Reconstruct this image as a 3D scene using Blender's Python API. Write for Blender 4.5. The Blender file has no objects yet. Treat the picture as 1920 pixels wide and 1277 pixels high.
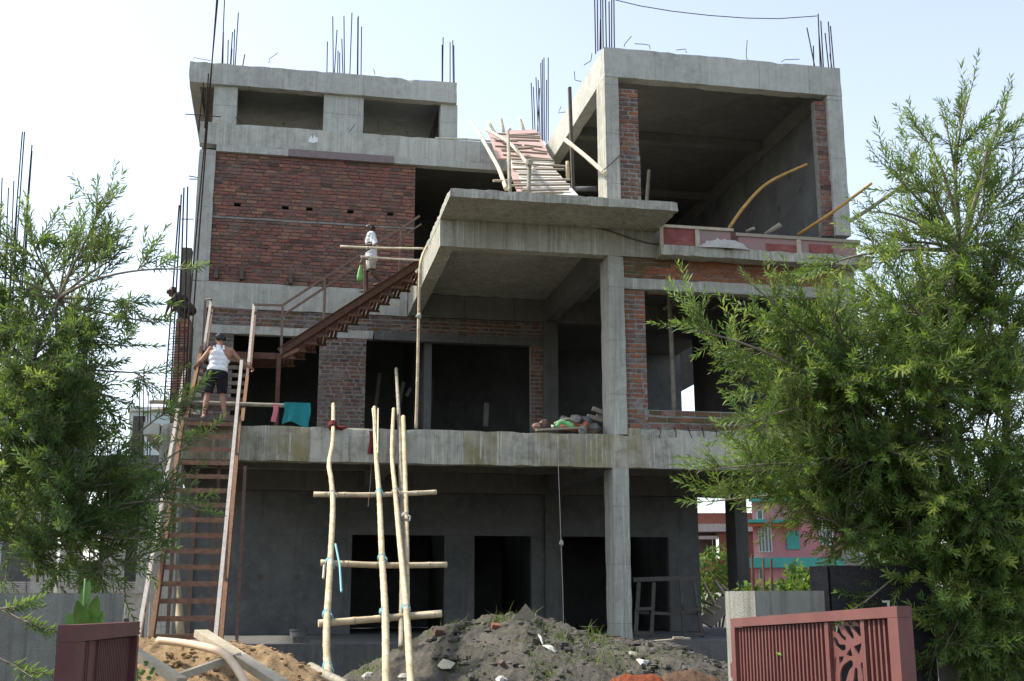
import bpy, bmesh, math, random
import numpy as np
from mathutils import Vector, Matrix, noise
random.seed(7); rng = np.random.default_rng(7)
S = bpy.context.scene
COL = S.collection
rad = math.radians

# ------------------------------------------------------------------ camera
FPX, PIT, YAW, ROL = 2163.86, 0.2204496, 0.1964403, -0.0025988
CAM = Vector((-6.98009, -23.97566, 1.7))
_fw = Vector((math.sin(YAW)*math.cos(PIT), math.cos(YAW)*math.cos(PIT), math.sin(PIT)))
_r = Vector((math.cos(YAW), -math.sin(YAW), 0)); _u = _r.cross(_fw)
_R = math.cos(ROL)*_r + math.sin(ROL)*_u
_U = -math.sin(ROL)*_r + math.cos(ROL)*_u
cd = bpy.data.cameras.new('camera'); cam = bpy.data.objects.new('camera', cd); COL.objects.link(cam)
cd.sensor_width = 36; cd.lens = FPX/1920*36; cd.clip_start = 0.05; cd.clip_end = 3000
m = Matrix((_R, _U, -_fw)).transposed().to_4x4(); m.translation = CAM
cam.matrix_world = m
S.camera = cam

# ------------------------------------------------------------------ light
SUN_EL, SUN_AZ = rad(52), rad(-74)          # azimuth from +Y towards +X: almost straight left of the facade
w = bpy.data.worlds.new('World'); S.world = w; w.use_nodes = True
nt = w.node_tree; nt.nodes.clear()
sky = nt.nodes.new('ShaderNodeTexSky'); sky.sky_type = 'NISHITA'; sky.sun_disc = False
sky.sun_elevation = SUN_EL; sky.sun_rotation = SUN_AZ
sky.air_density = 1.0; sky.dust_density = 1.5; sky.ozone_density = 1.2; sky.altitude = 20
bg = nt.nodes.new('ShaderNodeBackground'); bg.inputs['Strength'].default_value = 0.135
wo = nt.nodes.new('ShaderNodeOutputWorld')
hs_ = nt.nodes.new('ShaderNodeHueSaturation'); hs_.inputs['Saturation'].default_value = .62
nt.links.new(sky.outputs[0], hs_.inputs['Color']); nt.links.new(hs_.outputs[0], bg.inputs[0]); nt.links.new(bg.outputs[0], wo.inputs[0])
sd = bpy.data.lights.new('sun', 'SUN'); sd.energy = 3.0; sd.angle = rad(6); sd.color = (1, .92, .78)
sun = bpy.data.objects.new('sun', sd); COL.objects.link(sun)
_sd = Vector((math.sin(SUN_AZ)*math.cos(SUN_EL), math.cos(SUN_AZ)*math.cos(SUN_EL), math.sin(SUN_EL)))
sun.rotation_euler = _sd.to_track_quat('Z', 'Y').to_euler(); sun.location = (-30, 20, 40)
S.view_settings.view_transform = 'Standard'; S.view_settings.look = 'None'
S.view_settings.exposure = 1.32; S.view_settings.gamma = 1; S.view_settings.use_curve_mapping = False

# ------------------------------------------------------------------ survey helper: a sight line of the camera met with a real plane
def at(px, py, X=None, Y=None, Z=None, D=None, plane=None):
    d = _fw + _R*((px-960)/FPX) - _U*((py-638.5)/FPX)
    if D is not None: t = D
    elif X is not None: t = (X-CAM.x)/d.x
    elif Y is not None: t = (Y-CAM.y)/d.y
    elif Z is not None: t = (Z-CAM.z)/d.z
    else:
        p0, n = plane; t = (p0-CAM).dot(n)/d.dot(n)
    return CAM + d*t

# ------------------------------------------------------------------ objects
def tag(o, label=None, cat=None, group=None, kind=None):
    if label: o['label'] = label
    if cat: o['category'] = cat
    if group: o['group'] = group
    if kind: o['kind'] = kind
    return o
def thing(name, label, cat, loc, group=None):
    o = bpy.data.objects.new(name, None); COL.objects.link(o)
    o.location = Vector(loc); o.empty_display_size = .2
    return tag(o, label, cat, group)
ORG = {}
def origin(o):
    v = Vector(o.location) if o else Vector((0, 0, 0))
    while o and o.parent:
        o = o.parent; v = v + Vector(o.location)
    return v
class MB:
    def __init__(s): s.v = []; s.f = []; s.sm = []
    def quad(s, a, b, c, d):
        n = len(s.v); s.v += [tuple(a), tuple(b), tuple(c), tuple(d)]; s.f.append((n, n+1, n+2, n+3))
    def obox(s, c, ex, ey, ez):
        c, ex, ey, ez = map(Vector, (c, ex, ey, ez)); n = len(s.v)
        for i in (-1, 1):
            for j in (-1, 1):
                for k in (-1, 1): s.v.append(tuple(c+ex*i+ey*j+ez*k))
        s.f += [tuple(n+i for i in q) for q in ((0,1,3,2),(4,6,7,5),(0,4,5,1),(2,3,7,6),(0,2,6,4),(1,5,7,3))]
        return s
    def box(s, x0, x1, y0, y1, z0, z1):
        return s.obox(((x0+x1)/2, (y0+y1)/2, (z0+z1)/2), ((x1-x0)/2, 0, 0), (0, (y1-y0)/2, 0), (0, 0, (z1-z0)/2))
    def bar(s, p, q, w, h, up=(0, 0, 1)):
        p, q = Vector(p), Vector(q); d = q-p; u = Vector(up)
        side = d.cross(u)
        if side.length < 1e-6: side = d.cross(Vector((1, 0, 0)))
        side.normalize(); uu = side.cross(d).normalized()
        return s.obox((p+q)/2, d/2, side*(w/2), uu*(h/2))
    def tube(s, pts, r, n=8, cap=True):
        pts = [Vector(p) for p in pts]; k = len(pts)
        rr = r if isinstance(r, (list, tuple)) else [r]*k
        b = len(s.v); ref = Vector((.13, .97, .21))
        for i, p in enumerate(pts):
            t = (pts[min(i+1, k-1)]-pts[max(i-1, 0)]).normalized()
            a = t.cross(ref)
            if a.length < .05: a = t.cross(Vector((1, 0, 0)))
            a.normalize(); c = t.cross(a)
            for j in range(n):
                an = 2*math.pi*j/n
                s.v.append(tuple(p+(a*math.cos(an)+c*math.sin(an))*rr[i]))
        for i in range(k-1):
            for j in range(n):
                s.f.append((b+i*n+j, b+i*n+(j+1) % n, b+(i+1)*n+(j+1) % n, b+(i+1)*n+j))
        if cap:
            s.f.append(tuple(b+j for j in range(n))[::-1]); s.f.append(tuple(b+(k-1)*n+j for j in range(n)))
        return s
    def rough(s, x0, x1, y0, y1, z0, z1, step=.28, amp=.006, chip=.012):
        """a cast concrete block: subdivided, slightly uneven faces and worn arrises"""
        L = (x1-x0, y1-y0, z1-z0); N = [max(1, min(60, int(round(l/step)))) for l in L]
        ids = {}
        def vert(i, j, k):
            key = (i, j, k)
            if key in ids: return ids[key]
            p = Vector((x0+L[0]*i/N[0], y0+L[1]*j/N[1], z0+L[2]*k/N[2]))
            nv = noise.noise_vector(p*1.7)*amp + noise.noise_vector(p*6.1)*amp*.5
            ex = (i in (0, N[0]))+(j in (0, N[1]))+(k in (0, N[2]))
            if ex >= 2:
                cc = Vector(((x0+x1)/2, (y0+y1)/2, (z0+z1)/2)); d = cc-p
                d = Vector((math.copysign(1, d.x)*(i in (0, N[0])), math.copysign(1, d.y)*(j in (0, N[1])), math.copysign(1, d.z)*(k in (0, N[2]))))
                nv = nv + d*chip*max(0, noise.noise(p*4.3+Vector((9, 2, 5))))*1.6
            ids[key] = len(s.v); s.v.append(tuple(p+nv)); return ids[key]
        for i in range(N[0]):
            for j in range(N[1]):
                s.f.append((vert(i,j,0), vert(i,j+1,0), vert(i+1,j+1,0), vert(i+1,j,0)))
                s.f.append((vert(i,j,N[2]), vert(i+1,j,N[2]), vert(i+1,j+1,N[2]), vert(i,j+1,N[2])))
        for i in range(N[0]):
            for k in range(N[2]):
                s.f.append((vert(i,0,k), vert(i+1,0,k), vert(i+1,0,k+1), vert(i,0,k+1)))
                s.f.append((vert(i,N[1],k), vert(i,N[1],k+1), vert(i+1,N[1],k+1), vert(i+1,N[1],k)))
        for j in range(N[1]):
            for k in range(N[2]):
                s.f.append((vert(0,j,k), vert(0,j,k+1), vert(0,j+1,k+1), vert(0,j+1,k)))
                s.f.append((vert(N[0],j,k), vert(N[0],j+1,k), vert(N[0],j+1,k+1), vert(N[0],j,k+1)))
        return s
    def prism(s, poly, ext):
        """extrude a 3D polygon along a vector"""
        n = len(s.v); k = len(poly); e = Vector(ext)
        s.v += [tuple(Vector(p)) for p in poly]+[tuple(Vector(p)+e) for p in poly]
        s.f.append(tuple(n+i for i in range(k))[::-1]); s.f.append(tuple(n+k+i for i in range(k)))
        for i in range(k): s.f.append((n+i, n+(i+1) % k, n+k+(i+1) % k, n+k+i))
        return s
    def ball(s, c, rx, ry, rz, n=8, mrings=5, jit=0, sd=0):
        b = len(s.v); c = Vector(c)
        for i in range(mrings+1):
            th = math.pi*i/mrings
            for j in range(n):
                ph = 2*math.pi*j/n
                d = Vector((math.sin(th)*math.cos(ph), math.sin(th)*math.sin(ph), math.cos(th)))
                k = 1+jit*noise.noise(d*1.9+Vector((sd, sd*.7, 3)))
                s.v.append((c.x+d.x*rx*k, c.y+d.y*ry*k, c.z+d.z*rz*k))
        for i in range(mrings):
            for j in range(n):
                s.f.append((b+i*n+j, b+(i+1)*n+j, b+(i+1)*n+(j+1) % n, b+i*n+(j+1) % n))
        return s
    def build(s, name, mat, parent=None, smooth=False, kind=None):
        v = np.array(s.v, float).reshape(-1, 3)
        if parent is not None: o_ = np.array(origin(parent))
        else:
            lo, hi = v.min(0), v.max(0); o_ = np.array(((lo[0]+hi[0])/2, (lo[1]+hi[1])/2, lo[2]))
        me = bpy.data.meshes.new(name); me.from_pydata((v-o_).tolist(), [], s.f); me.update()
        bm = bmesh.new(); bm.from_mesh(me); bmesh.ops.recalc_face_normals(bm, faces=bm.faces); bm.to_mesh(me); bm.free()
        if smooth: me.polygons.foreach_set('use_smooth', [True]*len(me.polygons))
        o = bpy.data.objects.new(name, me); COL.objects.link(o)
        if mat: me.materials.append(mat)
        if parent is not None: o.parent = parent
        else: o.location = o_
        if kind: o['kind'] = kind
        return o
def np_mesh(name, v, faces_flat, nper, mat, parent=None, attr=None, smooth=False):
    """big mesh from numpy arrays (all faces with nper corners); attr = per-vertex float 'tint'"""
    v = np.asarray(v, np.float32); faces_flat = np.asarray(faces_flat, np.int32).ravel(); nf = len(faces_flat)//nper
    o_ = np.array(origin(parent)) if parent is not None else np.zeros(3)
    me = bpy.data.meshes.new(name)
    me.vertices.add(len(v)); me.vertices.foreach_set('co', (v-o_.astype(np.float32)).ravel())
    me.loops.add(len(faces_flat)); me.loops.foreach_set('vertex_index', faces_flat)
    me.polygons.add(nf); me.polygons.foreach_set('loop_start', np.arange(nf, dtype=np.int32)*nper)
    if attr is not None:
        a = me.attributes.new('tint', 'FLOAT', 'POINT'); a.data.foreach_set('value', np.asarray(attr, np.float32))
    me.update(calc_edges=True); me.validate()
    if smooth: me.polygons.foreach_set('use_smooth', np.ones(nf, bool))
    me.materials.append(mat)
    o = bpy.data.objects.new(name, me); COL.objects.link(o)
    if parent is not None: o.parent = parent
    return o

# ------------------------------------------------------------------ materials
class NT:
    def __init__(s, name):
        s.m = bpy.data.materials.new(name); s.m.use_nodes = True; s.t = s.m.node_tree; s.t.nodes.clear()
        s.out = s.n('ShaderNodeOutputMaterial'); s.b = s.n('ShaderNodeBsdfPrincipled'); s.l(s.b.outputs[0], s.out.inputs[0])
        s.pos = s.n('ShaderNodeNewGeometry').outputs['Position']
    def n(s, t, **k):
        x = s.t.nodes.new(t)
        for a, b in k.items(): setattr(x, a, b)
        return x
    def l(s, a, b): s.t.links.new(a, b)
    def mapp(s, scale, vec=None):
        x = s.n('ShaderNodeMapping'); x.inputs['Scale'].default_value = scale; s.l(vec or s.pos, x.inputs[0]); return x.outputs[0]
    def noise(s, scale, detail=6, rough=.6, vec=None, dist=0):
        x = s.n('ShaderNodeTexNoise'); x.inputs['Scale'].default_value = scale; x.inputs['Detail'].default_value = detail
        x.inputs['Roughness'].default_value = rough; x.inputs['Distortion'].default_value = dist
        s.l(vec or s.pos, x.inputs['Vector']); return x.outputs[0]
    def ramp(s, v, stops):
        x = s.n('ShaderNodeValToRGB'); e = x.color_ramp.elements
        while len(e) < len(stops): e.new(.5)
        for q, (p, c) in zip(e, stops): q.position = p; q.color = (*c, 1) if len(c) == 3 else c
        s.l(v, x.inputs[0]); return x.outputs[0]
    def rng(s, v, a, b, c=0, d=1):
        x = s.n('ShaderNodeMapRange'); x.inputs[1].default_value = a; x.inputs[2].default_value = b
        x.inputs[3].default_value = c; x.inputs[4].default_value = d; s.l(v, x.inputs[0]); return x.outputs[0]
    def mix(s, f, a, b, mode='MIX'):
        x = s.n('ShaderNodeMix', data_type='RGBA', blend_type=mode)
        for sock, val in ((x.inputs[0], f), (x.inputs[6], a), (x.inputs[7], b)):
            if isinstance(val, (int, float)): sock.default_value = val
            elif isinstance(val, tuple): sock.default_value = (*val, 1)
            else: s.l(val, sock)
        return x.outputs[2]
    def math(s, op, a, b=0):
        x = s.n('ShaderNodeMath', operation=op)
        for sock, val in ((x.inputs[0], a), (x.inputs[1], b)):
            if isinstance(val, (int, float)): sock.default_value = val
            else: s.l(val, sock)
        return x.outputs[0]
    def bump(s, h, strength=.4, dist=.02):
        x = s.n('ShaderNodeBump'); x.inputs['Strength'].default_value = strength; x.inputs['Distance'].default_value = dist
        s.l(h, x.inputs['Height']); s.l(x.outputs[0], s.b.inputs['Normal'])
    def fin(s, col, rough=.85, spec=.3, metal=0):
        if isinstance(col, tuple): s.b.inputs['Base Color'].default_value = (*col, 1)
        else: s.l(col, s.b.inputs['Base Color'])
        if isinstance(rough, (int, float)): s.b.inputs['Roughness'].default_value = rough
        else: s.l(rough, s.b.inputs['Roughness'])
        s.b.inputs['Specular IOR Level'].default_value = spec; s.b.inputs['Metallic'].default_value = metal
        return s.m
def sc(c, k): return tuple(x*k for x in c)

def concrete(name, base=(.40, .40, .355), dark=.55, streak=.5, panel=0, stain=None, stain_amt=.5, moss=0, pits=.35, pw=.9, lift=0):
    t = NT(name)
    big = t.noise(.8, 5, .6); col = t.mix(t.rng(big, .3, .7), sc(base, .86), sc(base, 1.1))
    mott = t.noise(5, 8, .72); col = t.mix(t.rng(mott, .42, .66, 0, .65), col, sc(base, .6)); m2 = t.noise(1.7, 7, .7); col = t.mix(t.rng(m2, .5, .66, 0, .5), col, sc(base, 1.35)); m3 = t.noise(2.6, 7, .75); col = t.mix(t.rng(m3, .56, .68, 0, .55), col, sc(base, .5))
    if panel:
        sp = t.n('ShaderNodeSeparateXYZ'); t.l(t.pos, sp.inputs[0])
        wob = t.math('MULTIPLY', t.noise(1.1, 3), .12)
        xs = t.math('DIVIDE', t.math('ADD', t.math('ADD', sp.outputs[0], sp.outputs[1]), wob), pw)
        fl = t.math('FLOOR', xs); wn = t.n('ShaderNodeTexWhiteNoise', noise_dimensions='1D'); t.l(fl, wn.inputs['W'])
        v = wn.outputs['Value']
        col = t.mix(t.math('MULTIPLY', t.rng(v, .35, .9), panel), col, sc(base, 1.35))
        if stain:
            wn2 = t.n('ShaderNodeTexWhiteNoise', noise_dimensions='1D'); t.l(t.math('ADD', fl, 31.7), wn2.inputs['W'])
            am = t.math('MULTIPLY', t.rng(wn2.outputs['Value'], .3, .6), t.rng(t.noise(1.6, 4), .3, .62))
            col = t.mix(t.math('MULTIPLY', am, stain_amt), col, stain)
        fr = t.math('FRACT', xs); joint = t.math('LESS_THAN', fr, .018)
        col = t.mix(t.math('MULTIPLY', joint, .45), col, sc(base, .4))
    elif stain:
        col = t.mix(t.math('MULTIPLY', t.rng(t.noise(.9, 4), .45, .72), stain_amt), col, stain)
    if lift:
        sz = t.n('ShaderNodeSeparateXYZ'); t.l(t.pos, sz.inputs[0]); zz = t.math('DIVIDE', t.math('ADD', sz.outputs[2], t.math('MULTIPLY', t.noise(2.5, 3), .07)), lift)
        ln = t.math('LESS_THAN', t.math('FRACT', zz), .016); col = t.mix(t.math('MULTIPLY', ln, .6), col, sc(base, .35))
        w2 = t.n('ShaderNodeTexWhiteNoise', noise_dimensions='1D'); t.l(t.math('FLOOR', zz), w2.inputs['W']); col = t.mix(t.rng(w2.outputs['Value'], .4, 1, 0, .3), col, sc(base, .72))
    hc = t.math('MULTIPLY', t.rng(t.noise(1.3, 4), .52, .62), t.rng(t.noise(38, 4, .7), .56, .64)); col = t.mix(t.math('MULTIPLY', hc, .75), col, sc(base, .25))
    st = t.noise(1, 7, .72, t.mapp((9, 9, .35)))
    col = t.mix(t.rng(st, .5, .66, 0, streak), col, sc(base, dark))
    st2 = t.noise(1, 6, .7, t.mapp((15, 15, .5)))
    col = t.mix(t.rng(st2, .54, .64, 0, streak*.85), col, tuple(min(.62, x*1.55) for x in base))
    pt = t.noise(26, 3, .6); col = t.mix(t.rng(pt, .64, .7, 0, pits), col, sc(base, .35))
    fine = t.noise(90, 4, .7); col = t.mix(t.rng(fine, .35, .7, 0, .35), col, sc(base, .72))
    if moss:
        mm = t.math('MULTIPLY', t.rng(t.noise(2.2, 7, .72), .5, .64), moss); col = t.mix(mm, col, (.06, .065, .03))
    h = t.math('ADD', t.math('MULTIPLY', mott, .5), t.math('ADD', t.math('MULTIPLY', pt, -.5), t.math('MULTIPLY', st, .4)))
    t.bump(h, .55, .02)
    return t.fin(col, .9, .25)
M = {}
M['conc'] = concrete('concrete_weathered', streak=.45)
M['conc_top'] = concrete('concrete_upper', (.415, .42, .38), panel=.35, streak=.4, pw=1.3, lift=1.5)
M['conc_beam'] = concrete('concrete_streaked_beam', (.38, .372, .315), panel=.5, streak=.8, dark=.42, stain=(.24, .2, .09), stain_amt=1.0, moss=.45, pw=.8)
M['conc_par'] = concrete('concrete_parapet', (.41, .41, .365), panel=.45, streak=.5, dark=.4, pw=1.15)
M['conc_porch'] = concrete('concrete_porch', (.36, .358, .305), streak=.75, dark=.35, stain=(.22, .2, .13), stain_amt=.4)
M['conc_dark'] = concrete('concrete_shaded', (.12, .12, .113), streak=.4)  # darker copy of the concrete, indoor shade put into its colour
M['conc_col'] = concrete('concrete_column', (.37, .37, .325), streak=.7, dark=.5, panel=0, lift=1.22)
M['soffit'] = concrete('concrete_soffit', (.165, .163, .15), streak=.15, panel=.3, pw=1.4, stain=(.15, .13, .085), stain_amt=.4)  # concrete darkened so ceilings read dim: shade under slabs is in the colour
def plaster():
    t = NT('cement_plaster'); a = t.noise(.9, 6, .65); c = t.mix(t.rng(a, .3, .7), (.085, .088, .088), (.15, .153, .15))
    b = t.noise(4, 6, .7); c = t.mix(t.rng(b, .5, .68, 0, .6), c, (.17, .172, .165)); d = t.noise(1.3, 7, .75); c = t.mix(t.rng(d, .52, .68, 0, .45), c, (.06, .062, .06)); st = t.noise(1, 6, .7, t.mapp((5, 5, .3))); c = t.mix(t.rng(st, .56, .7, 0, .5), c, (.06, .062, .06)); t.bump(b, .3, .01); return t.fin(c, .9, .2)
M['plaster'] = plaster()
def brickmat(name, cols, dirt, mort, dirtamt):
    t = NT(name)
    oi = t.n('ShaderNodeObjectInfo'); g = t.n('ShaderNodeNewGeometry')
    r = t.math('FRACT', t.math('ADD', t.math('MULTIPLY', oi.outputs['Random'], 7.31), t.math('MULTIPLY', g.outputs['Random Per Island'], 3.77)))
    c = t.ramp(r, [(i/(len(cols)-1), x) for i, x in enumerate(cols)])
    n1 = t.noise(14, 7, .75); c = t.mix(t.rng(n1, .45, .72, 0, .7), c, sc(cols[0], .5))
    d = t.noise(2.2, 6, .7); c = t.mix(t.rng(d, .46, .68, 0, dirtamt), c, dirt)
    e = t.noise(30, 5, .7); c = t.mix(t.rng(e, .6, .72, 0, mort), c, (.32, .31, .28))
    t.bump(t.math('ADD', n1, t.math('MULTIPLY', e, .6)), .7, .015)
    return t.fin(c, .92, .15)
M['brick_wall'] = brickmat('brick_red_weathered', [(.085, .055, .048), (.2, .09, .072), (.25, .098, .076), (.15, .088, .072), (.3, .125, .09), (.21, .088, .072), (.33, .17, .11), (.12, .09, .077)], (.14, .12, .1), .5, .5)
M['brick_new'] = brickmat('brick_orange', [(.17, .08, .05), (.27, .1, .052), (.32, .125, .062), (.22, .09, .055), (.3, .135, .075)], (.11, .095, .06), .5, .6)
M['brick_pier'] = brickmat('brick_mortar_smeared', [(.1, .06, .05), (.18, .08, .06), (.23, .095, .065), (.12, .085, .07), (.2, .085, .06)], (.21, .2, .18), .75, .85)
M['brick_smear'] = brickmat('brick_grey_smeared', [(.09, .07, .06), (.15, .08, .065), (.11, .09, .075)], (.2, .195, .175), .8, 1.0)
M['brick_mossy'] = brickmat('brick_mossy', [(.14, .09, .05), (.12, .085, .04), (.22, .1, .05), (.1, .08, .045)], (.06, .058, .03), .4, .8)
def mortar():
    t = NT('mortar'); a = t.noise(12, 7, .75); c = t.mix(t.rng(a, .35, .7), (.15, .145, .13), (.30, .295, .275))
    t.bump(a, .8, .02); return t.fin(c, .95, .1)
M['brick_far'] = brickmat('brick_far', [(.16, .07, .05), (.25, .1, .07), (.2, .085, .06)], (.1, .08, .06), .3, .4)
M['mortar'] = mortar()
def mortar2():
    t = NT('mortar_dark'); a = t.noise(9, 7, .75); c = t.mix(t.rng(a, .35, .7), (.075, .07, .062), (.25, .24, .218))
    t.bump(a, .8, .02); return t.fin(c, .95, .1)
M['mortar_dark'] = mortar2()
def simple(name, c1, c2, scale=8, rough=.8, spec=.3, metal=0, bump=.3, stretch=None):
    t = NT(name); v = t.mapp(stretch) if stretch else None
    a = t.noise(scale, 7, .7, v); c = t.mix(t.rng(a, .3, .7), c1, c2); t.bump(a, bump, .01); return t.fin(c, rough, spec, metal)
M['rebar'] = simple('rebar_steel', (.03, .022, .018), (.065, .045, .034), 40, .95, .03)
M['rust'] = simple('rusted_steel', (.055, .03, .021), (.14, .068, .04), 9, .75, .3)
M['rust_bright'] = simple('rusted_edge', (.12, .06, .032), (.22, .115, .06), 14, .7, .3)
M['tread_rust'] = simple('worn_rusty_tread', (.11, .06, .04), (.25, .145, .095), 9, .8)
M['tread_dusty'] = simple('dusty_tread', (.07, .05, .04), (.19, .165, .14), 8, .85)
M['rail'] = simple('worn_grey_steel', (.26, .23, .2), (.42, .39, .35), 12, .6, .35)
M['rail_dark'] = simple('brown_rail_steel', (.1, .06, .045), (.2, .13, .1), 12, .65, .35)
M['wood'] = simple('weathered_timber', (.2, .17, .13), (.36, .32, .26), 5, .85, .2, stretch=(6, 6, 30))
M['wood_new'] = simple('grey_plank_timber', (.3, .26, .19), (.48, .43, .33), 7, .85, .2)
M['wood_dark'] = simple('dark_old_timber', (.06, .055, .048), (.12, .11, .1), 6, .85, .2)
def bamboo(name, c1, c2, c3):
    t = NT(name); a = t.noise(5, 6, .65); c = t.mix(t.rng(a, .35, .65), c1, c2)
    b = t.noise(1, 5, .7, t.mapp((40, 40, 3))); c = t.mix(t.rng(b, .55, .75, 0, .6), c, c3)
    e = t.noise(28, 4, .7); c = t.mix(t.rng(e, .62, .72, 0, .6), c, sc(c3, .5)); g_ = t.noise(1.3, 5, .7); c = t.mix(t.rng(g_, .5, .68, 0, .6), c, sc(c3, .9)); t.bump(b, .3, .01)
    return t.fin(c, .6, .3)
M['bamboo'] = bamboo('bamboo_dry', (.4, .32, .2), (.55, .46, .31), (.22, .17, .1))
M['bamboo_pale'] = bamboo('bamboo_pale', (.55, .49, .35), (.66, .6, .46), (.36, .3, .2))
M['bamboo_yellow'] = bamboo('bamboo_yellow', (.36, .2, .05), (.48, .29, .09), (.22, .12, .04))
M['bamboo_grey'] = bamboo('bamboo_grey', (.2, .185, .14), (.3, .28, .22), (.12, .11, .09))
M['node'] = simple('bamboo_node', (.16, .12, .07), (.3, .24, .15), 20, .7)
M['rope_blue'] = simple('blue_rope', (.12, .3, .34), (.25, .45, .47), 60, .8)
M['rope'] = simple('pale_rope', (.25, .24, .21), (.42, .4, .35), 60, .85)
M['red_rag'] = simple('dark_red_rag', (.09, .012, .014), (.16, .025, .025), 20, .9)
M['form_pink'] = simple('faded_red_formwork', (.37, .22, .2), (.48, .36, .33), 6, .8)
M['form_red'] = simple('red_formwork', (.15, .03, .028), (.27, .1, .09), 5, .75, bump=.2)
M['form_white'] = simple('cement_dusted_board', (.46, .45, .41), (.6, .58, .54), 5, .85)
M['form_grey'] = simple('cement_smeared_formwork', (.22, .19, .18), (.3, .16, .15), 3.5, .85)
M['purple_ply'] = simple('purple_plyboard', (.15, .12, .12), (.22, .18, .178), 6, .8)
# ================================================================== the unfinished building
ZP, F1b, F1t, F2b, F2u, F2t, F3b, F3t, F4b, F4t = .85, 4.461, 5.186, 9.231, 9.846, 10.046, 13.586, 14.33, 15.536, 16.162
YW, YB = 6.43, 12.6
XL, XB, XS1, YS = -9.541, -3.808, 1.159, -1.49
XC1, XR0, XR1 = .357, 5.59, 5.974
B = thing('unfinished_building', 'large unfinished concrete and brick building with open floors and bare reinforcement on its roof', 'building', (0, 0, ZP))
def blk(name, mat, x0, x1, y0, y1, z0, z1, par=B, **k): return MB().rough(x0, x1, y0, y1, z0, z1, **k).build(name, M[mat], par)
CD = 0.72                                     # depth of the front columns
# --- ground storey
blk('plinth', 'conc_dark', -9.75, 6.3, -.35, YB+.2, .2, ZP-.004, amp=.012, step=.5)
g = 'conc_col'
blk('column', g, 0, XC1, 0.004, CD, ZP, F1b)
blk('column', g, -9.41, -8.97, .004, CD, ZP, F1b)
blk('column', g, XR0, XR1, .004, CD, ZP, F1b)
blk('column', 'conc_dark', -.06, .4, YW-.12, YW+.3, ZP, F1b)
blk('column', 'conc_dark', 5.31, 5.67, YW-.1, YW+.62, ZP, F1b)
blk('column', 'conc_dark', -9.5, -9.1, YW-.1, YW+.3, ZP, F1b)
blk('beam', 'conc_beam', -9.42, XR1+.01, 0, .32, F1b, F1t, chip=.035, step=.2)
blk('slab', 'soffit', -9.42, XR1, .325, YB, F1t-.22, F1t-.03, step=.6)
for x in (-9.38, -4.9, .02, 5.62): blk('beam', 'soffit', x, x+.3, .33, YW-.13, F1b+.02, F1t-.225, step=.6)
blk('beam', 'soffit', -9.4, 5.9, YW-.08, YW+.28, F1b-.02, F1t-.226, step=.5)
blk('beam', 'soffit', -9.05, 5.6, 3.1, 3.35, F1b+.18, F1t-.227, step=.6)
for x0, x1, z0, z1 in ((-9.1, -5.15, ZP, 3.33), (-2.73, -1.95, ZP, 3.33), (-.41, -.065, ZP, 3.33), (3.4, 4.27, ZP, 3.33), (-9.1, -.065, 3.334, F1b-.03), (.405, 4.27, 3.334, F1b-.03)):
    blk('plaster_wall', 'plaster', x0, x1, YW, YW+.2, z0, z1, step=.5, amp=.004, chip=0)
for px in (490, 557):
    p = at(px, 1082, Y=YW); MB().box(p.x-.07, p.x+.07, YW-.006, YW+.05, p.z-.06, p.z+.06).build('dark_box', M['wood_dark'], B)  # small plaster holes given as proud boxes, their darkness put into the colour
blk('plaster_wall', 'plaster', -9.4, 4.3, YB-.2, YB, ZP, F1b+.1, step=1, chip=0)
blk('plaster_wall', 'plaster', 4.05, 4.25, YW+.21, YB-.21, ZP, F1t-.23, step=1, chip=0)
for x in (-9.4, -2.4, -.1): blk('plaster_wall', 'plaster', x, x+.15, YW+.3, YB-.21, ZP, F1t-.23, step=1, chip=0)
# --- first storey
blk('column', g, .003, XC1, .008, CD, F1t, F2b)
blk('column', g, XR0, XR1, .008, CD, F1t-.03, F2b)
blk('column', g, XL, XL+.43, YW-.02, YW+.4, F1t-.03, F2b-.02)
x0 = at(1019, 700, Y=YW).x; x1 = at(1045, 700, Y=YW).x
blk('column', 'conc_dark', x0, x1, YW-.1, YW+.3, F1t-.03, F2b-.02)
blk('beam', 'conc', XL-.01, XB-.02, YW-.01, YW+.36, F2b-.03, 9.92, chip=.02)
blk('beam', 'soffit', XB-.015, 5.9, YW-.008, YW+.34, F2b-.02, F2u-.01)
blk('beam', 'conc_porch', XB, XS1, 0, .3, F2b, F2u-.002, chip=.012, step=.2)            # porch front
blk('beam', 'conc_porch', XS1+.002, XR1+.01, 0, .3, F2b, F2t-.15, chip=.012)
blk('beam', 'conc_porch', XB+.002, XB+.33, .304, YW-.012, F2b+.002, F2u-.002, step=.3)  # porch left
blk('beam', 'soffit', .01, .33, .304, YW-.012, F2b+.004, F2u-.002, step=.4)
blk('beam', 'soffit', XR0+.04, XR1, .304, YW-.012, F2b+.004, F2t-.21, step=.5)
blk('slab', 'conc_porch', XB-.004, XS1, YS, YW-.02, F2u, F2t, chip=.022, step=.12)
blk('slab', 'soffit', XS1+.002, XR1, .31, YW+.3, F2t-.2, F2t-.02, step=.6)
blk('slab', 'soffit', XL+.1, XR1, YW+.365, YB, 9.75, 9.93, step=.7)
# lower left wall: openings at the wall plane
def xw(px, py): return at(px, py, Y=YW).x
lint0, lint1 = 8.53, 8.76
blk('lintel', 'conc', XL+.434, xw(700, 640), YW+.01, YW+.25, lint0, lint1, chip=.02)
blk('lintel', 'conc_dark', xw(700, 640)+.002, xw(1018, 650), YW+.012, YW+.25, lint0-.004, lint1, chip=.02)
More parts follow.
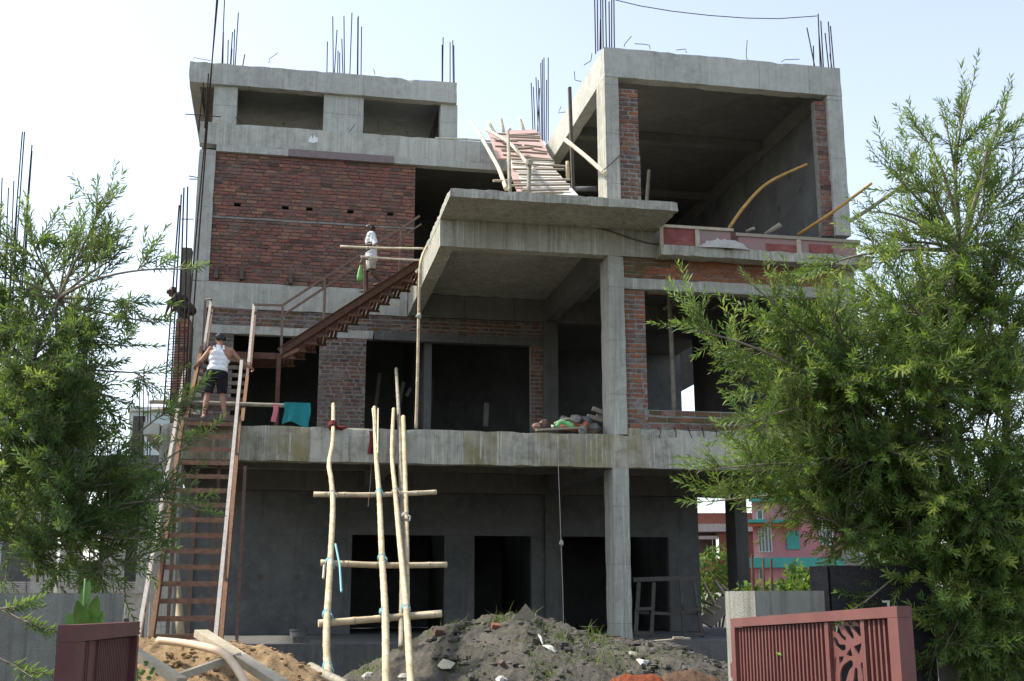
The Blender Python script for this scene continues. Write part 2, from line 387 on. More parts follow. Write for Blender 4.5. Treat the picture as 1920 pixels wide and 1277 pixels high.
# interior partitions and back wall of the upper rooms, with an opening to the sky
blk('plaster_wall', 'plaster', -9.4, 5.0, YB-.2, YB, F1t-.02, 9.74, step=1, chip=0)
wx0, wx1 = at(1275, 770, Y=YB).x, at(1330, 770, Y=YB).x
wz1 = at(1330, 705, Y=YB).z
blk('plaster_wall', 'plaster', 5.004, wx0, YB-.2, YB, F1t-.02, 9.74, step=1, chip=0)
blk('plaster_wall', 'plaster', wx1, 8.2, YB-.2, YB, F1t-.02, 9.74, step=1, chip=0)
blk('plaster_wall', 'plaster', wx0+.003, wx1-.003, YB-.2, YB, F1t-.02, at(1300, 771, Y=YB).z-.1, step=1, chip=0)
MB().prism([at(1272, 737, Y=YB-.1), at(1334, 703, Y=YB-.1), at(1334, 640, Y=YB-.1), at(1272, 640, Y=YB-.1)], (0, .15, 0)).build('stair_soffit', M['wood_dark'], B)  # dark timber colour here paints the soffit's shade
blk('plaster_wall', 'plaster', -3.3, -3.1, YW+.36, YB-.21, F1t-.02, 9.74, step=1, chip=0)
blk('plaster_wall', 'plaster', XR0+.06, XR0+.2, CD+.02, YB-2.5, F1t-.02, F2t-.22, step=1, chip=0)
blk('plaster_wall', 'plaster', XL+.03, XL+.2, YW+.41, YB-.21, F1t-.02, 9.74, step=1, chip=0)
# --- second storey
blk('column', 'conc_top', XL, XL+.44, YW-.02, YW+.4, 9.925, 13.6)
zs = at(560, 288, Y=YW).z
blk('beam', 'conc_par', XL-.015, .0, YW-.04, YW+.3, 13.76, 14.39, chip=.02, step=.2)
xa, xb = xw(541, 296), xw(738, 307)
blk('beam_strip', 'conc_top', XL+.45, xa-.003, YW-.07, YW+.2, 13.56, 13.757)
MB().box(xa, xb, YW-.085, YW+.15, 13.55, 13.757).build('formwork_board', M['purple_ply'], B)
blk('beam_strip', 'conc_top', xb+.003, -.05, YW-.06, YW+.2, 13.56, 13.757)
blk('slab', 'soffit', XL+.1, 0, YW+.305, YB, 14.0, 14.16, step=.7)
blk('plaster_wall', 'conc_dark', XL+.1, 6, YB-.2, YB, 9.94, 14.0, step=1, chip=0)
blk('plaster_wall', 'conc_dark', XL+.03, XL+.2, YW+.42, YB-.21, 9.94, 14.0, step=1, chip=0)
# right-hand room, open to the front
blk('column', g, .004, XC1-.02, .01, CD, F2t, F3b, chip=.01)
blk('column', 'conc_top', XR0, XR1-.004, .01, CD, F2t, F3b, chip=.01)
blk('beam', 'conc_top', 0, XR1, 0, .3, F3b, F3t, chip=.025, step=.2)
blk('beam', 'conc_top', .002, .3, .304, YB, F3b+.005, F3t-.01, step=.4, chip=.02)
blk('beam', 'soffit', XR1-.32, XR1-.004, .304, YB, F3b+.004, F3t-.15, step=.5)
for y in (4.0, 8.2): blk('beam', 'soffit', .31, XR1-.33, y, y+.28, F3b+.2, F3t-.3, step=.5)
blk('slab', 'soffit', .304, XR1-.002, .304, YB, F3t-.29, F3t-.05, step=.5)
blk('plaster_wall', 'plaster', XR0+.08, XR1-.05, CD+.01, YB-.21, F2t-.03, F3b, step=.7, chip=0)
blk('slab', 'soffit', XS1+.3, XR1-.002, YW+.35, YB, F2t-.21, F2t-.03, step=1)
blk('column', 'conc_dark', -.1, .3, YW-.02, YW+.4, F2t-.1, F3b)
for a, b in ((1480, 328), (1500, 357), (1530, 298), (1460, 393)):
    p = at(a, b, X=XR0+.08); MB().box(p.x-.006, p.x+.05, p.y-.1, p.y+.1, p.z-.09, p.z+.09).build('dark_box', M['wood_dark'], B)  # small dark boxes standing slightly proud of the wall
# ledge with left-over red formwork
le = -.42
pl = at(1239, 458, Y=le); pr_ = at(1606, 476, Y=le)
lz1 = pl.z; lz0 = at(1239, 477, Y=le).z
blk('ledge', 'conc_porch', pl.x, XR1+.25, le, -.004, lz0, lz1, chip=.03, step=.2)
fy = le+.06; fz1 = at(1240, 421, Y=fy).z
fx = [at(x, 440, Y=fy).x for x in (1237, 1243, 1303, 1311, 1370, 1375, 1492, 1500, 1560, 1604)]
def panel(name, mat, a, b, z0, z1, y0=fy, y1=fy+.03): return MB().box(a, b, y0, y1, z0, z1).build(name, M[mat], B)
panel('formwork_post', 'wood_new', fx[0], fx[1], lz1, fz1, fy-.03, fy+.05)
panel('formwork_panel', 'form_red', fx[1], fx[2], lz1, fz1-.07)
panel('formwork_post', 'wood_new', fx[2], fx[3], lz1, fz1-.07, fy-.025, fy+.05)
panel('formwork_panel', 'form_grey', fx[3], fx[4], lz1, fz1-.08)
panel('formwork_rail', 'wood_new', fx[0]-.02, fx[5], fz1-.066, fz1, fy-.035, fy+.1)
panel('formwork_panel', 'rust', fx[4]+.01, fx[5]+.1, lz1+.18, fz1-.08, fy-.01)
panel('formwork_panel', 'form_grey', fx[5]+.11, fx[6], lz1, fz1-.17)
panel('formwork_panel', 'form_red', fx[6]-.75, fx[6]-.02, lz1+.02, fz1-.3, fy-.012, fy-.003)
panel('formwork_post', 'wood_new', fx[6], fx[7], lz1, fz1-.17, fy-.025, fy+.05)
panel('formwork_panel', 'form_grey', fx[7], fx[9], lz1, fz1-.17)
panel('formwork_panel', 'form_red', fx[7]+.2, fx[8], lz1+.03, fz1-.25, fy-.012, fy-.003)
panel('formwork_rail', 'wood', fx[5]+.05, fx[9]+.1, fz1-.166, fz1-.09, fy-.03, fy+.2)
# --- top storey (left)
Y4 = YW+.12
def xc(px): return at(px, 200, Y=Y4).x
for a, b in ((400, 444), (607, 682), (826, 858)): blk('column', 'conc_top', xc(a), xc(b), Y4, Y4+.35, 14.17, F4b, chip=.012)
xrt = at(857, 156, Y=YW).x
blk('beam', 'conc_top', -9.93, xrt, YW, YW+.3, F4b, F4t, chip=.03, step=.2)
blk('beam', 'conc_top', -9.925, -9.65, YW+.304, 11.2, F4b+.01, F4t-.02, step=.4)
blk('beam', 'soffit', xc(400), xc(400)+.3, YW+.5, 11, F4b+.01, F4t-.2, step=.5)
blk('beam', 'soffit', xrt-.32, xrt-.003, YW+.304, 11.2, F4b+.01, F4t-.02, step=.5)
blk('beam', 'soffit', xc(640), xc(640)+.25, YW+.5, 11, F4b+.15, F4t-.2, step=.5)
blk('beam', 'soffit', -9.64, xrt-.33, 10.9, 11.2, F4b+.01, F4t-.02, step=.5)
blk('slab', 'conc_top', -9.64, xrt-.33, YW+.304, 10.89, F4t-.19, F4t-.03, step=.6)
MB().box(-9.6, xrt, 9.3, 9.48, 14.17, F4b).build('brick_wall', M['mortar'], B)
MB().box(-9.3, -9.1, Y4+.4, 9.29, 14.17, 15.2).build('brick_wall', M['mortar_dark'], B)
# --- left side bits
blk('column', 'conc_dark', at(338, 500, Y=8).x, at(358, 500, Y=8).x, 8, 8.4, at(345, 610, Y=8).z, at(345, 464, Y=8).z)
blk('slab', 'conc', -9.75, -9.43, -.05, 5, F1t-.25, F1t-.01, chip=.03)
# white paint splash on the parapet
pp = [(578, 266), (580, 258), (584, 254), (586, 260), (590, 252), (592, 258), (596, 257), (596, 266), (588, 268)]
MB().prism([at(a, b, Y=YW-.047) for a, b in pp], (0, .004, 0)).build('paint_splash', simple('white_paint', (.62, .66, .68), (.74, .76, .76), 30), B)

# ------------------------------------------------------------------ brickwork
BV = []
for k in range(6):
    bm_ = MB(); bm_.box(-.5, .5, -.5, .5, -.5, .5)
    bm_.v = [(x+random.uniform(-.025, .025), y+random.uniform(-.04, .04), z+random.uniform(-.07, .07)) for x, y, z in bm_.v]
    BV.append(bm_)
_bm = {}
def brick_mesh(k, mat):
    if (k, mat) not in _bm:
        me = bpy.data.meshes.new('brick'); me.from_pydata(BV[k].v, [], BV[k].f); me.materials.append(M[mat]); _bm[(k, mat)] = me
    return _bm[(k, mat)]
NB = [0]
def brickwork(x0, x1, z0, z1, y, mat, mort='mortar', bl=.245, bh=.072, j=.014, thick=.2, dep=.11, holes=(), stuff=False, drop=.0, matf=None, jitter=.005, name='brick_wall', ragged=0, rec=0, vj=None):
    nrow = max(1, int(round((z1-z0)/(bh+j)))); ph = (z1-z0)/nrow
    mb = MB(); bricks = []
    for r in range(nrow):
        za = z0+r*ph; xs = x0 + (0 if r % 2 else -(bl+j)/2) + random.uniform(-.02, .02)
        rowh = []
        hs = [h for h in holes if za <= h[1] < za+ph]
        cuts = sorted((h[0]-.09, h[0]+.09) for h in hs); a = x0
        xe = x1 - (random.uniform(0, ragged) if ragged else 0)
        for c0, c1 in cuts: mb.box(a, c0, y+.013+rec, y+thick, za, za+ph); a = c1
        mb.box(a, xe, y+.013+rec, y+thick, za, za+ph)
        x = xs; vj_ = vj or j
        while x < xe-.03:
            L = bl*(random.uniform(.9, 1.06) if random.random() > .12 else random.uniform(.45, .6))
            b0, b1 = max(x, x0+.004), min(x+L, xe-.004); x += L+vj_
            if b1-b0 < .05 or random.random() < drop: continue
            segs = [(b0, b1)]
            for c0, c1 in cuts:
                if b1 > c0 and b0 < c1: segs = [(b0, c0)] if c0-b0 > .05 else ([(c1, b1)] if b1-c1 > .05 else [])
            for q0, q1 in segs:
                bricks.append(((q0+q1)/2, y+random.uniform(-.012, .012)+dep/2, za+ph/2+random.uniform(-.004, .004), q1-q0, dep, min(bh, ph-.6*j)*random.uniform(.88, 1.04)))
    wall = mb.build(name, M[mort], B)
    def mt(b): return matf(b[0], b[2]) if matf else mat
    if stuff:
        groups = {}
        for b in bricks: groups.setdefault(mt(b), []).append(b)
        for mname, bs in groups.items():
            s_ = MB()
            for b in bs:
                vv = random.choice(BV); n = len(s_.v)
                s_.v += [(b[0]+v[0]*b[3], b[1]+v[1]*b[4], b[2]+v[2]*b[5]) for v in vv.v]; s_.f += [tuple(n+i for i in f) for f in vv.f]
            s_.build('brickwork', M[mname], wall, kind='stuff')
    else:
        o_ = origin(wall)
        for b in bricks:
            o = bpy.data.objects.new('brick', brick_mesh(random.randrange(6), mt(b))); COL.objects.link(o)
            o.parent = wall; o.location = Vector(b[:3])-o_; o.scale = b[3:]; o.rotation_euler = (0, random.uniform(-.012, .012), random.uniform(-.01, .01))
            NB[0] += 1
    return wall
# big upper wall: 500 courses' worth of bricks
hl = [at(a, b, Y=YW) for a, b in ((445, 383), (535, 389), (580, 394), (657, 398), (732, 402))]
zb = at(395, 405, Y=YW).z
hz = sum(p.z for p in hl)/5
brickwork(-9.13, -3.668, 9.93, zb-.03, YW+.04, 'brick_wall', 'mortar_dark', bl=.27, bh=.076, j=.022, vj=.03, rec=.012, stuff=True)
MB().rough(-9.12, -3.67, YW+.035, YW+.24, zb-.028, zb+.03, step=.15, amp=.012).build('mortar_course', M['mortar'], B)
brickwork(-9.13, -3.668, zb+.033, 13.55, YW+.04, 'brick_wall', 'mortar_dark', bl=.27, bh=.076, j=.022, vj=.03, rec=.012, holes=[(p.x, hz) for p in hl], stuff=True)
# short timber putlogs and pipes left in the wall
for px, py, w_ in ((406, 512, .05), (453, 514, .05), (545, 522, .05), (607, 528, .05)):
    p = at(px, py, Y=YW+.02); MB().box(p.x-w_, p.x+w_, YW-.1, YW+.05, p.z-.16, p.z+.14).build('putlog', M['wood_dark'], B)
# right bay
px0 = XC1+.005
zl0, zl1 = at(1300, 548, Y=.06).z, at(1300, 527, Y=.06).z
blk('lintel', 'conc_col', px0, XR0-.003, .03, .26, zl0, zl1, chip=.02)
def rb(x, z): return 'brick_mossy' if x < px0+1.15+.5*math.sin(z*9) else 'brick_new'
brickwork(px0, XR0-.01, zl1+.004, F2b-.004, .07, 'brick_new', bl=.27, bh=.08, matf=rb)
ox0 = at(1212, 660, Y=.09).x; oz0 = at(1250, 769, Y=.09).z
brickwork(px0, ox0, F1t+.15, zl0-.004, .09, 'brick_pier', bl=.25, bh=.078, j=.035, matf=lambda x, z: 'brick_new' if random.random() < .35 else 'brick_pier')
brickwork(ox0+.004, XR0-.01, F1t+.15, oz0, .1, 'brick_mossy', bl=.27, bh=.11, j=.025, matf=lambda x, z: 'brick_mossy' if random.random() < .6 else 'brick_pier')
blk('kerb', 'conc_beam', px0, XR0-.01, .06, .3, F1t-.02, F1t+.148, chip=.05, step=.12, amp=.018)
brickwork(5.15, XR0-.005, oz0+.004, zl0-.004, .1, 'brick_pier', bl=.25, bh=.085, stuff=True)
# piers in the upper right room
p1 = at(1199, 300, Y=.12).x; zt = at(1180, 167, Y=.12).z; zm = at(1180, 290, Y=.12).z
brickwork(px0-.02, p1, zm, zt, .12, 'brick_new', bl=.24, bh=.07, j=.042, matf=lambda x, z: 'brick_new' if random.random() < .6 else 'brick_pier')
brickwork(px0-.02, p1+.02, F2t+.01, zm-.004, .12, 'brick_pier', bl=.24, bh=.07, j=.042, stuff=True)
p2 = at(1534, 300, Y=.12).x; zt2 = at(1550, 191, Y=.12).z
brickwork(p2, XR0-.004, F2t+.01, zt2, .12, 'brick_wall', bl=.26, bh=.105, j=.02, matf=lambda x, z: 'brick_pier' if random.random() < .55 else 'brick_wall')
# lower left: pier between the two openings, wall left of the door, band above the lintel
a0, a1 = xw(597, 720), xw(685, 720)
brickwork(a0, a1, F1t-.03, lint0-.004, YW+.02, 'brick_pier', bl=.23, bh=.066, j=.042, vj=.055, stuff=True)
brickwork(XL+.44, xw(437, 650), F1t-.03, lint0-.004, YW+.04, 'brick_pier', bl=.24, bh=.075, j=.04, stuff=True, matf=lambda x, z: random.choice(['brick_smear', 'brick_pier']))
brickwork(xw(996, 720), xw(1019, 720)-.004, F1t-.03, lint0-.004, YW+.03, 'brick_pier', bl=.22, bh=.083, j=.03, stuff=True)
brickwork(XL+.44, xw(1018, 620), lint1+.004, F2b-.035, YW+.04, 'brick_pier', bl=.24, bh=.07, j=.03, stuff=True, mort='mortar', matf=lambda x, z: random.choice(['brick_smear', 'brick_smear', 'brick_mossy', 'brick_pier']))
# the end of a side wall at the far left
s0, s1 = at(325, 680, Y=3.2).x, at(353, 680, Y=3.2).x
swz = at(340, 598, Y=3.2).z
brickwork(s0, s1, F1t-.02, swz, 3.2, 'brick_wall', 'mortar_dark', bl=.2, bh=.085, j=.013, thick=1.0, stuff=True)

# ------------------------------------------------------------------ reinforcement standing out of the concrete
def rebar(p, q, r=.0125, n=5, mid=None):
    return MB().tube([p]+(mid or [])+[q], r, n).build('rebar', M['rebar'], B)
def bars(lst, Y, r=.0155):
    for x0, y0, x1, y1 in lst: rebar(at(x0, y0+6, Y=Y+random.uniform(0, .3)), at(x1, y1, Y=Y+random.uniform(0, .3)), r)
bars([(416, 116, 421, 0), (427, 115, 428, 75), (432, 116, 436, 60), (438, 116, 440, 55), (441, 116, 447, 24), (433, 116, 435, 92), (418, 116, 419, 60), (455, 118, 459, 102)], YW+.1)
bars([(613, 132, 614, 78), (625, 133, 624, 31), (627, 133, 632, 56), (633, 134, 634, 95), (637, 134, 637, 99), (643, 134, 641, 73), (646, 134, 645, 30), (656, 135, 660, 24), (670, 136, 671, 33), (671, 136, 672, 30), (677, 136, 678, 50)], YW+.1)
bars([(829, 150, 829, 84), (830, 151, 831, 70), (844, 152, 844, 79), (850, 153, 849, 76), (852, 153, 851, 85)], YW+.1)
bars([(1117, 95, 1115, 0), (1121, 90, 1120, -8), (1127, 86, 1126, -20), (1131, 86, 1130, -14), (1137, 86, 1135, -20), (1143, 86, 1142, 3), (1147, 86, 1147, -20), (1152, 87, 1151, -10), (1125, 88, 1126, 36)], .12)
bars([(1528, 121, 1513, 52), (1526, 121, 1525, 86), (1538, 122, 1534, 26), (1544, 123, 1539, 39), (1554, 124, 1547, 62), (1559, 124, 1553, 41), (1564, 125, 1557, 49), (1541, 122, 1535, 58), (1560, 124, 1556, 101)], .15)
bars([(1000, 258, 996, 155), (1004, 258, 1000, 163), (1010, 258, 1005, 145), (1013, 255, 1009, 150), (1016, 258, 1014, 118), (1021, 258, 1020, 108), (1028, 262, 1028, 108), (1018, 258, 1017, 112), (1007, 258, 1012, 165), (1024, 262, 1025, 150)], YW+.4)
# bent hooks along the roof edge
for lst in ([(1170, 88), (1172, 82), (1184, 68)], [(1219, 92), (1218, 85), (1208, 83), (1190, 82)], [(1287, 99), (1285, 92), (1268, 94)], [(1401, 112), (1399, 104), (1401, 75)], [(1465, 116), (1472, 112), (1499, 111)], [(1095, 122), (1108, 114), (1110, 100)],
            [(1090, 153), (1078, 150), (1077, 134)], [(1060, 210), (1047, 212), (1052, 200)], [(504, 118), (506, 110), (521, 99)], [(362, 112), (364, 108), (395, 114)], [(703, 140), (702, 133), (700, 130)]):
    MB().tube([at(a, b, Y=.2 if lst[0][0] > 1000 else YW+.1) for a, b in lst], .009, 5).build('rebar', M['rebar'], B)
for x0, y0, x1, y1 in ((533, 238, 531, 228), (600, 240, 597, 227), (710, 246, 709, 226), (655, 248, 665, 234), (765, 254, 761, 245), (455, 233, 441, 219)):
    MB().tube([at(x0, y0, Y=YW), at(x1, y1, Y=YW)], .009, 5).build('rebar', M['rebar'], B)
# short stubs along the first-floor beam, right
for i in range(9):
    x = 1240+i*26+random.uniform(-5, 5); p = at(x, 808, Y=.05); MB().tube([p+Vector((0, .1, .12)), p+Vector((random.uniform(-.03, .03), -.06, -.02)), p+Vector((random.uniform(-.06, .02), -.1, -.16))], .011, 5).build('rebar', M['rebar'], B)
# cage and tall starter bars at the front-left column
for b0, t0 in (((306, 778), (336, 385)), ((318, 778), (340, 365)), ((331, 776), (345, 352)), ((343, 772), (352, 350)), ((346, 775), (356, 560))):
    rebar(at(*b0, Y=.25), at(*t0, Y=.25), .017)
for b0, t0 in (((349, 770), (407, -8)), ((353, 600), (409, -8)), ((372, 245), (381, 155)), ((384, 240), (391, 138))):
    rebar(at(*b0, Y=.1), at(*t0, Y=.1), .016)
for i in range(17):
    f_ = i/16; y = 775-f_*160; xl = 306+f_*15; xr = 346+f_*6
    p0, p1_ = at(xl, y, Y=.15), at(xr, y-1, Y=.15)
    MB().tube([p0, p1_, p1_+Vector((0, .3, 0)), p0+Vector((0, .3, 0)), p0], .008, 4).build('stirrup', M['rebar'], B)
for x0, y0, x1, y1 in ((354, 330, 371, 333), (355, 336, 370, 336), (340, 411, 363, 411), (347, 214, 415, 219)):
    MB().tube([at(x0, y0, Y=YW-.3), at(x1, y1, Y=YW-.3)], .014, 5).build('rebar', M['rebar'], B)
# ================================================================== ground
def ground_mat():
    t = NT('bare_ground'); a = t.noise(.7, 7, .7); c = t.mix(t.rng(a, .35, .65), (.075, .068, .055), (.13, .12, .1))
    b = t.noise(6, 7, .75); c = t.mix(t.rng(b, .5, .7, 0, .6), c, (.08, .085, .05)); t.bump(t.math('ADD', a, b), .8, .05); return t.fin(c, .95, .1)
M['ground'] = ground_mat()
N = 90
gx = np.concatenate([np.linspace(-900, -40, 12)[:-1], np.linspace(-40, 40, N), np.linspace(40, 900, 12)[1:]])
gy = np.concatenate([np.linspace(-120, -40, 6)[:-1], np.linspace(-40, 60, N), np.linspace(60, 1500, 12)[1:]])
mb = MB(); nx = len(gx)
for y in gy:
    for x in gx:
        mb.v.append((x, y, .06*noise.noise(Vector((x*.4, y*.4, 1)))+.03*noise.noise(Vector((x*1.7, y*1.7, 4)))+(.25*min(1, max(0, (y+12)/8)) if abs(x) < 14 else 0)))
for j in range(len(gy)-1):
    for i in range(nx-1): mb.f.append((j*nx+i, j*nx+i+1, (j+1)*nx+i+1, (j+1)*nx+i))
o = mb.build('ground', M['ground'], None, True); tag(o, kind='structure')
# ================================================================== bamboo and timber
def bpole(mb_list, pts, r0, r1, nodes=.38, mat='bamboo', parent=None, name='pole', n=9):
    """a bamboo cane with swollen nodes and a slightly wandering line"""
    pts = [Vector(p) for p in pts]; L = [0]
    for a, b in zip(pts, pts[1:]): L.append(L[-1]+(b-a).length)
    tot = L[-1]
    def pos(s):
        for i in range(len(pts)-1):
            if s <= L[i+1] or i == len(pts)-2:
                t = (s-L[i])/(L[i+1]-L[i]); t = min(1, max(0, t))
                p0 = pts[max(i-1, 0)]; p1, p2 = pts[i], pts[i+1]; p3 = pts[min(i+2, len(pts)-1)]
                return .5*((2*p1)+(p2-p0)*t+(2*p0-5*p1+4*p2-p3)*t*t+(3*p1-p0-3*p2+p3)*t**3)
    ss = [0.0]; s = random.uniform(.1, nodes); rr = [1.0]
    while s < tot-.06:
        for d, k in ((-.03, 1), (-.006, 1.07), (.006, 1.07), (.03, .985)): ss.append(s+d); rr.append(k)
        ss.append(s+nodes*.5); rr.append(.97); s += nodes*random.uniform(.85, 1.15)
    q = sorted((a, k) for a, k in zip(ss, rr) if 0 <= a < tot-.01)+[(tot, 1)]
    mb = MB().tube([pos(a) for a, _ in q], [k*(r0+(r1-r0)*a/tot) for a, k in q], n)
    o = mb.build(name, M[mat], parent, True); o.data.materials.append(M['node'])
    for p in o.data.polygons:
        if len(p.vertices) > 4: p.use_smooth = False
        else:
            i = p.index//n
            if i+1 < len(q) and q[i][1] == 1.07 and q[i+1][1] == 1.07: p.material_index = 1
    return o
def wrap(p, axis, r, mat, parent, h=.07, tail=0):
    axis = Vector(axis).normalized(); a = axis.cross(Vector((.3, 1, .2))).normalized(); b = axis.cross(a)
    pts = [p+(a*math.cos(t)+b*math.sin(t))*(r*random.uniform(.98, 1.12))+axis*h*((t/(2*math.pi*5))-.5+random.uniform(-.05, .05)) for t in np.linspace(0, 2*math.pi*5, 50)]
    if tail:
        e = pts[-1]
        pts += [e+Vector((random.uniform(.01, .04), -.03, -tail*i/4)) for i in range(1, 5)]
    return MB().tube(pts, .012, 4).build('lashing', M[mat], parent)
# ---- the big bamboo frame leaning on the first-floor beam
sp0 = Vector((0, -.13, F1t)); bot = at(620, 1277, D=15.2)
_d = Vector((0, bot.y-sp0.y, bot.z-sp0.z)); SN = Vector((0, -_d.z, _d.y)).normalized()
SPL = (sp0, SN)
def sp(x, y, off=0): return at(x, y, plane=(sp0+SN*off, SN))
SC = thing('bamboo_scaffold', 'tall lashed scaffold of pale bamboo poles with three crossbars leaning on the first-floor beam', 'scaffold', sp(690, 1277))
if SN.y < 0: SN = -SN
def grd(p, d): # carry a pole on to the ground
    t = (p.z-.05)/-d.z if d.z < 0 else 0
    return p+d*t
def spole(pix, r0, r1, off=0, mat='bamboo', ext=True, **k):
    pts = [sp(a, b, off) for a, b in pix]
    if ext:
        d = (pts[0]-pts[1]).normalized(); pts = [grd(pts[0], d)]+pts
    return bpole(None, pts, r0, r1, mat=mat, parent=SC, **k)
spole([(616, 1277), (612, 1190), (619, 1060), (624, 950), (621, 900), (617, 870), (624, 825), (625, 758)], .056, .042)
spole([(724, 1277), (722, 1150), (716, 1040), (711, 930), (705, 850), (702, 764)], .058, .042)
spole([(770, 1277), (763, 1160), (756, 1080), (748, 1000), (741, 920), (735, 850), (738, 767)], .056, .038)
spole([(752, 1215), (754, 1100), (754, 980), (751, 880), (749, 800), (743, 692)], .042, .042, .12, 'bamboo_grey', ext=False)
spole([(763, 1160), (762, 1000), (759, 880), (756, 782)], .044, .05, .11, 'bamboo', ext=False)
for c in (((706, 840), (698, 766)), ((708, 850), (709, 766))):
    MB().tube([sp(*c[0], -.06), sp(*c[1], -.03)], .014, 5).build('split_cane', M['bamboo_pale'], SC)
for (a, b, r) in (((588, 927), (818, 923), .05), ((601, 1055), (838, 1059), .052)): 
    bpole(None, [sp(*a, .1), sp((a[0]+b[0])/2, (a[1]+b[1])/2+3, .1), sp(*b, .1)], r, r*.92, parent=SC, name='crossbar', mat='bamboo')
bpole(None, [sp(597, 1169, .1), sp(700, 1161, .1), sp(828, 1152, .1)], .055, .045, parent=SC, name='crossbar')
bpole(None, [sp(700, 1158, .13), sp(828, 1147, .12)], .03, .028, parent=SC, name='crossbar', mat='bamboo_pale')
for x, y, m_, tl in ((623, 927, 'rope', 0), (711, 924, 'rope_blue', 0), (742, 922, 'rope', 0), (760, 968, 'rope', .1), (618, 1054, 'rope_blue', .0), (716, 1047, 'rope_blue', 0), (613, 1152, 'rope_blue', 0), (720, 1148, 'rope_blue', .2), (761, 1142, 'rope_blue', 0), (614, 1250, 'rope_blue', 0)):
    p = sp(x, y, .02); ax = _d; wrap(p, ax, .058, m_, SC, h=.09, tail=tl or random.choice((0, .08, .12)))
MB().tube([sp(629, 1020, -.05), sp(637, 1060, -.05), sp(640, 1110, -.05)], .016, 5).build('rope_tail', M['rope_blue'], SC)
MB().tube([sp(608, 1060, .0), sp(606, 1085, .0)], .02, 5).build('rope_tail', M['rope'], SC)
# red rags tied round the tops of two poles
def rag(name, label, pix, Yo, mat, cat='rag', th=.02, group=None):
    pts = [at(a, b, Y=Yo+random.uniform(-.03, .03)) for a, b in pix]
    o = MB().prism(pts, (0, th, 0)).build(name, M[mat]); return tag(o, label, cat, group)
t = thing('rag', 'dark red rag knotted round the left bamboo pole at the beam edge', 'rag', sp(626, 802))
wrap(sp(624, 800), _d, .075, 'red_rag', t, h=.12); wrap(sp(624, 797), _d, .08, 'red_rag', t, h=.1)
MB().tube([sp(628, 800, .06), sp(640, 803, .08), sp(650, 801, .08)], [.03, .05, .025], 6).build('loose_end', M['red_rag'], t)
def drape(name, label, cat, x0, x1, z0, z1, y, mat, parent=None, nx_=12, nz_=10, amp=.03, sag=0):
    mb = MB()
    for k in range(2):
        for j in range(nz_+1):
            for i in range(nx_+1):
                u, v_ = i/nx_, j/nz_
                mb.v.append((x0+(x1-x0)*u+.02*math.sin(v_*5), y+amp*math.sin(u*11+v_*1.3)*(.3+v_)+k*.012, z1+(z0-z1)*v_+sag*v_*math.sin(u*5)))
    W_ = (nx_+1)*(nz_+1)
    for k in range(2):
        for j in range(nz_):
            for i in range(nx_):
                a = k*W_+j*(nx_+1)+i; mb.f.append((a, a+1, a+nx_+2, a+nx_+1))
    o = mb.build(name, M[mat], parent, True)
    if label: tag(o, label, cat)
    return o
a, b = at(696, 808, Y=-.06), at(705, 851, Y=-.06)
drape('rag', 'dark red rag hanging down the beam face behind the middle bamboo pole', 'rag', a.x-.04, b.x, b.z, a.z, -.06, 'red_rag', amp=.02, nx_=6)
# ---- other loose poles
def solo(name, label, cat, pts, r0, r1, mat, group=None, n=9):
    t = thing(name, label, cat, pts[0], group); bpole(None, pts, r0, r1, mat=mat, parent=t, n=n); return t
solo('bamboo_pole', 'slim upright bamboo pole standing on the first-floor edge and bent over the porch beam', 'pole', [at(780, 803, Y=.08), at(783, 700, Y=.05), at(785, 592, Y=.0), at(787, 510, Y=-.02), at(791, 483, Y=.1), at(800, 462, Y=.6)], .034, .03, 'bamboo')
k_ = tag(MB().ball(at(785, 592, Y=-.02), .06, .06, .07, 8, 5, .5).build('rope_knot', M['rope'], None, True), 'grey rope knot tied on the slim upright pole below the porch', 'knot')
solo('bamboo_rail', 'upper horizontal bamboo rail tied across the top of the steel stair beside the porch', 'rail', [at(638, 462, Y=3.3), at(712, 465, Y=3.3), at(795, 466, Y=3.1)], .028, .026, 'bamboo_pale')
solo('bamboo_rail', 'lower horizontal bamboo rail crossing in front of the man in the white T-shirt', 'rail', [at(676, 481, Y=3.28), at(730, 485, Y=3.28), at(792, 488, Y=3.1)], .027, .025, 'bamboo_pale')
solo('bamboo_pole', 'curved yellow bamboo pole slanting up from the ledge inside the open upper room', 'pole', [at(1366, 430, Y=.5), at(1395, 388, Y=.4), at(1440, 343, Y=.3), at(1513, 308, Y=.15)], .042, .034, 'bamboo_yellow')
solo('bamboo_pole', 'straight yellow bamboo pole poking out past the right-hand column of the upper room', 'pole', [at(1495, 441, Y=.4), at(1565, 395, Y=-.3), at(1635, 343, Y=-.9)], .042, .034, 'bamboo_yellow')
solo('bamboo_pole', 'grey bamboo pole poking out lowest and farthest right beside the tree', 'pole', [at(1548, 441, Y=.5), at(1625, 395, Y=-.3), at(1704, 339, Y=-1)], .052, .046, 'bamboo_grey')
solo('bamboo_stub', 'short thick pale bamboo stub sticking up over the middle of the red formwork', 'pole', [at(1436, 440, Y=.3), at(1463, 421, Y=.0)], .06, .06, 'bamboo_grey')
solo('bamboo_stub', 'small grey pipe end lying on the formwork left of the thick bamboo stub', 'pipe', [at(1400, 434, Y=.2), at(1414, 428, Y=.0)], .04, .04, 'bamboo_grey')
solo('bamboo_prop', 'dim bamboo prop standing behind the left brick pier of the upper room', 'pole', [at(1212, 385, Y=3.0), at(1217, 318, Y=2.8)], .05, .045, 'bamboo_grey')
solo('bamboo_prop', 'upright bamboo prop standing in the right-hand first-floor opening', 'pole', [at(1264, 772, Y=2.2), at(1261, 690, Y=2.2), at(1254, 545, Y=2.2)], .06, .055, 'bamboo_grey')
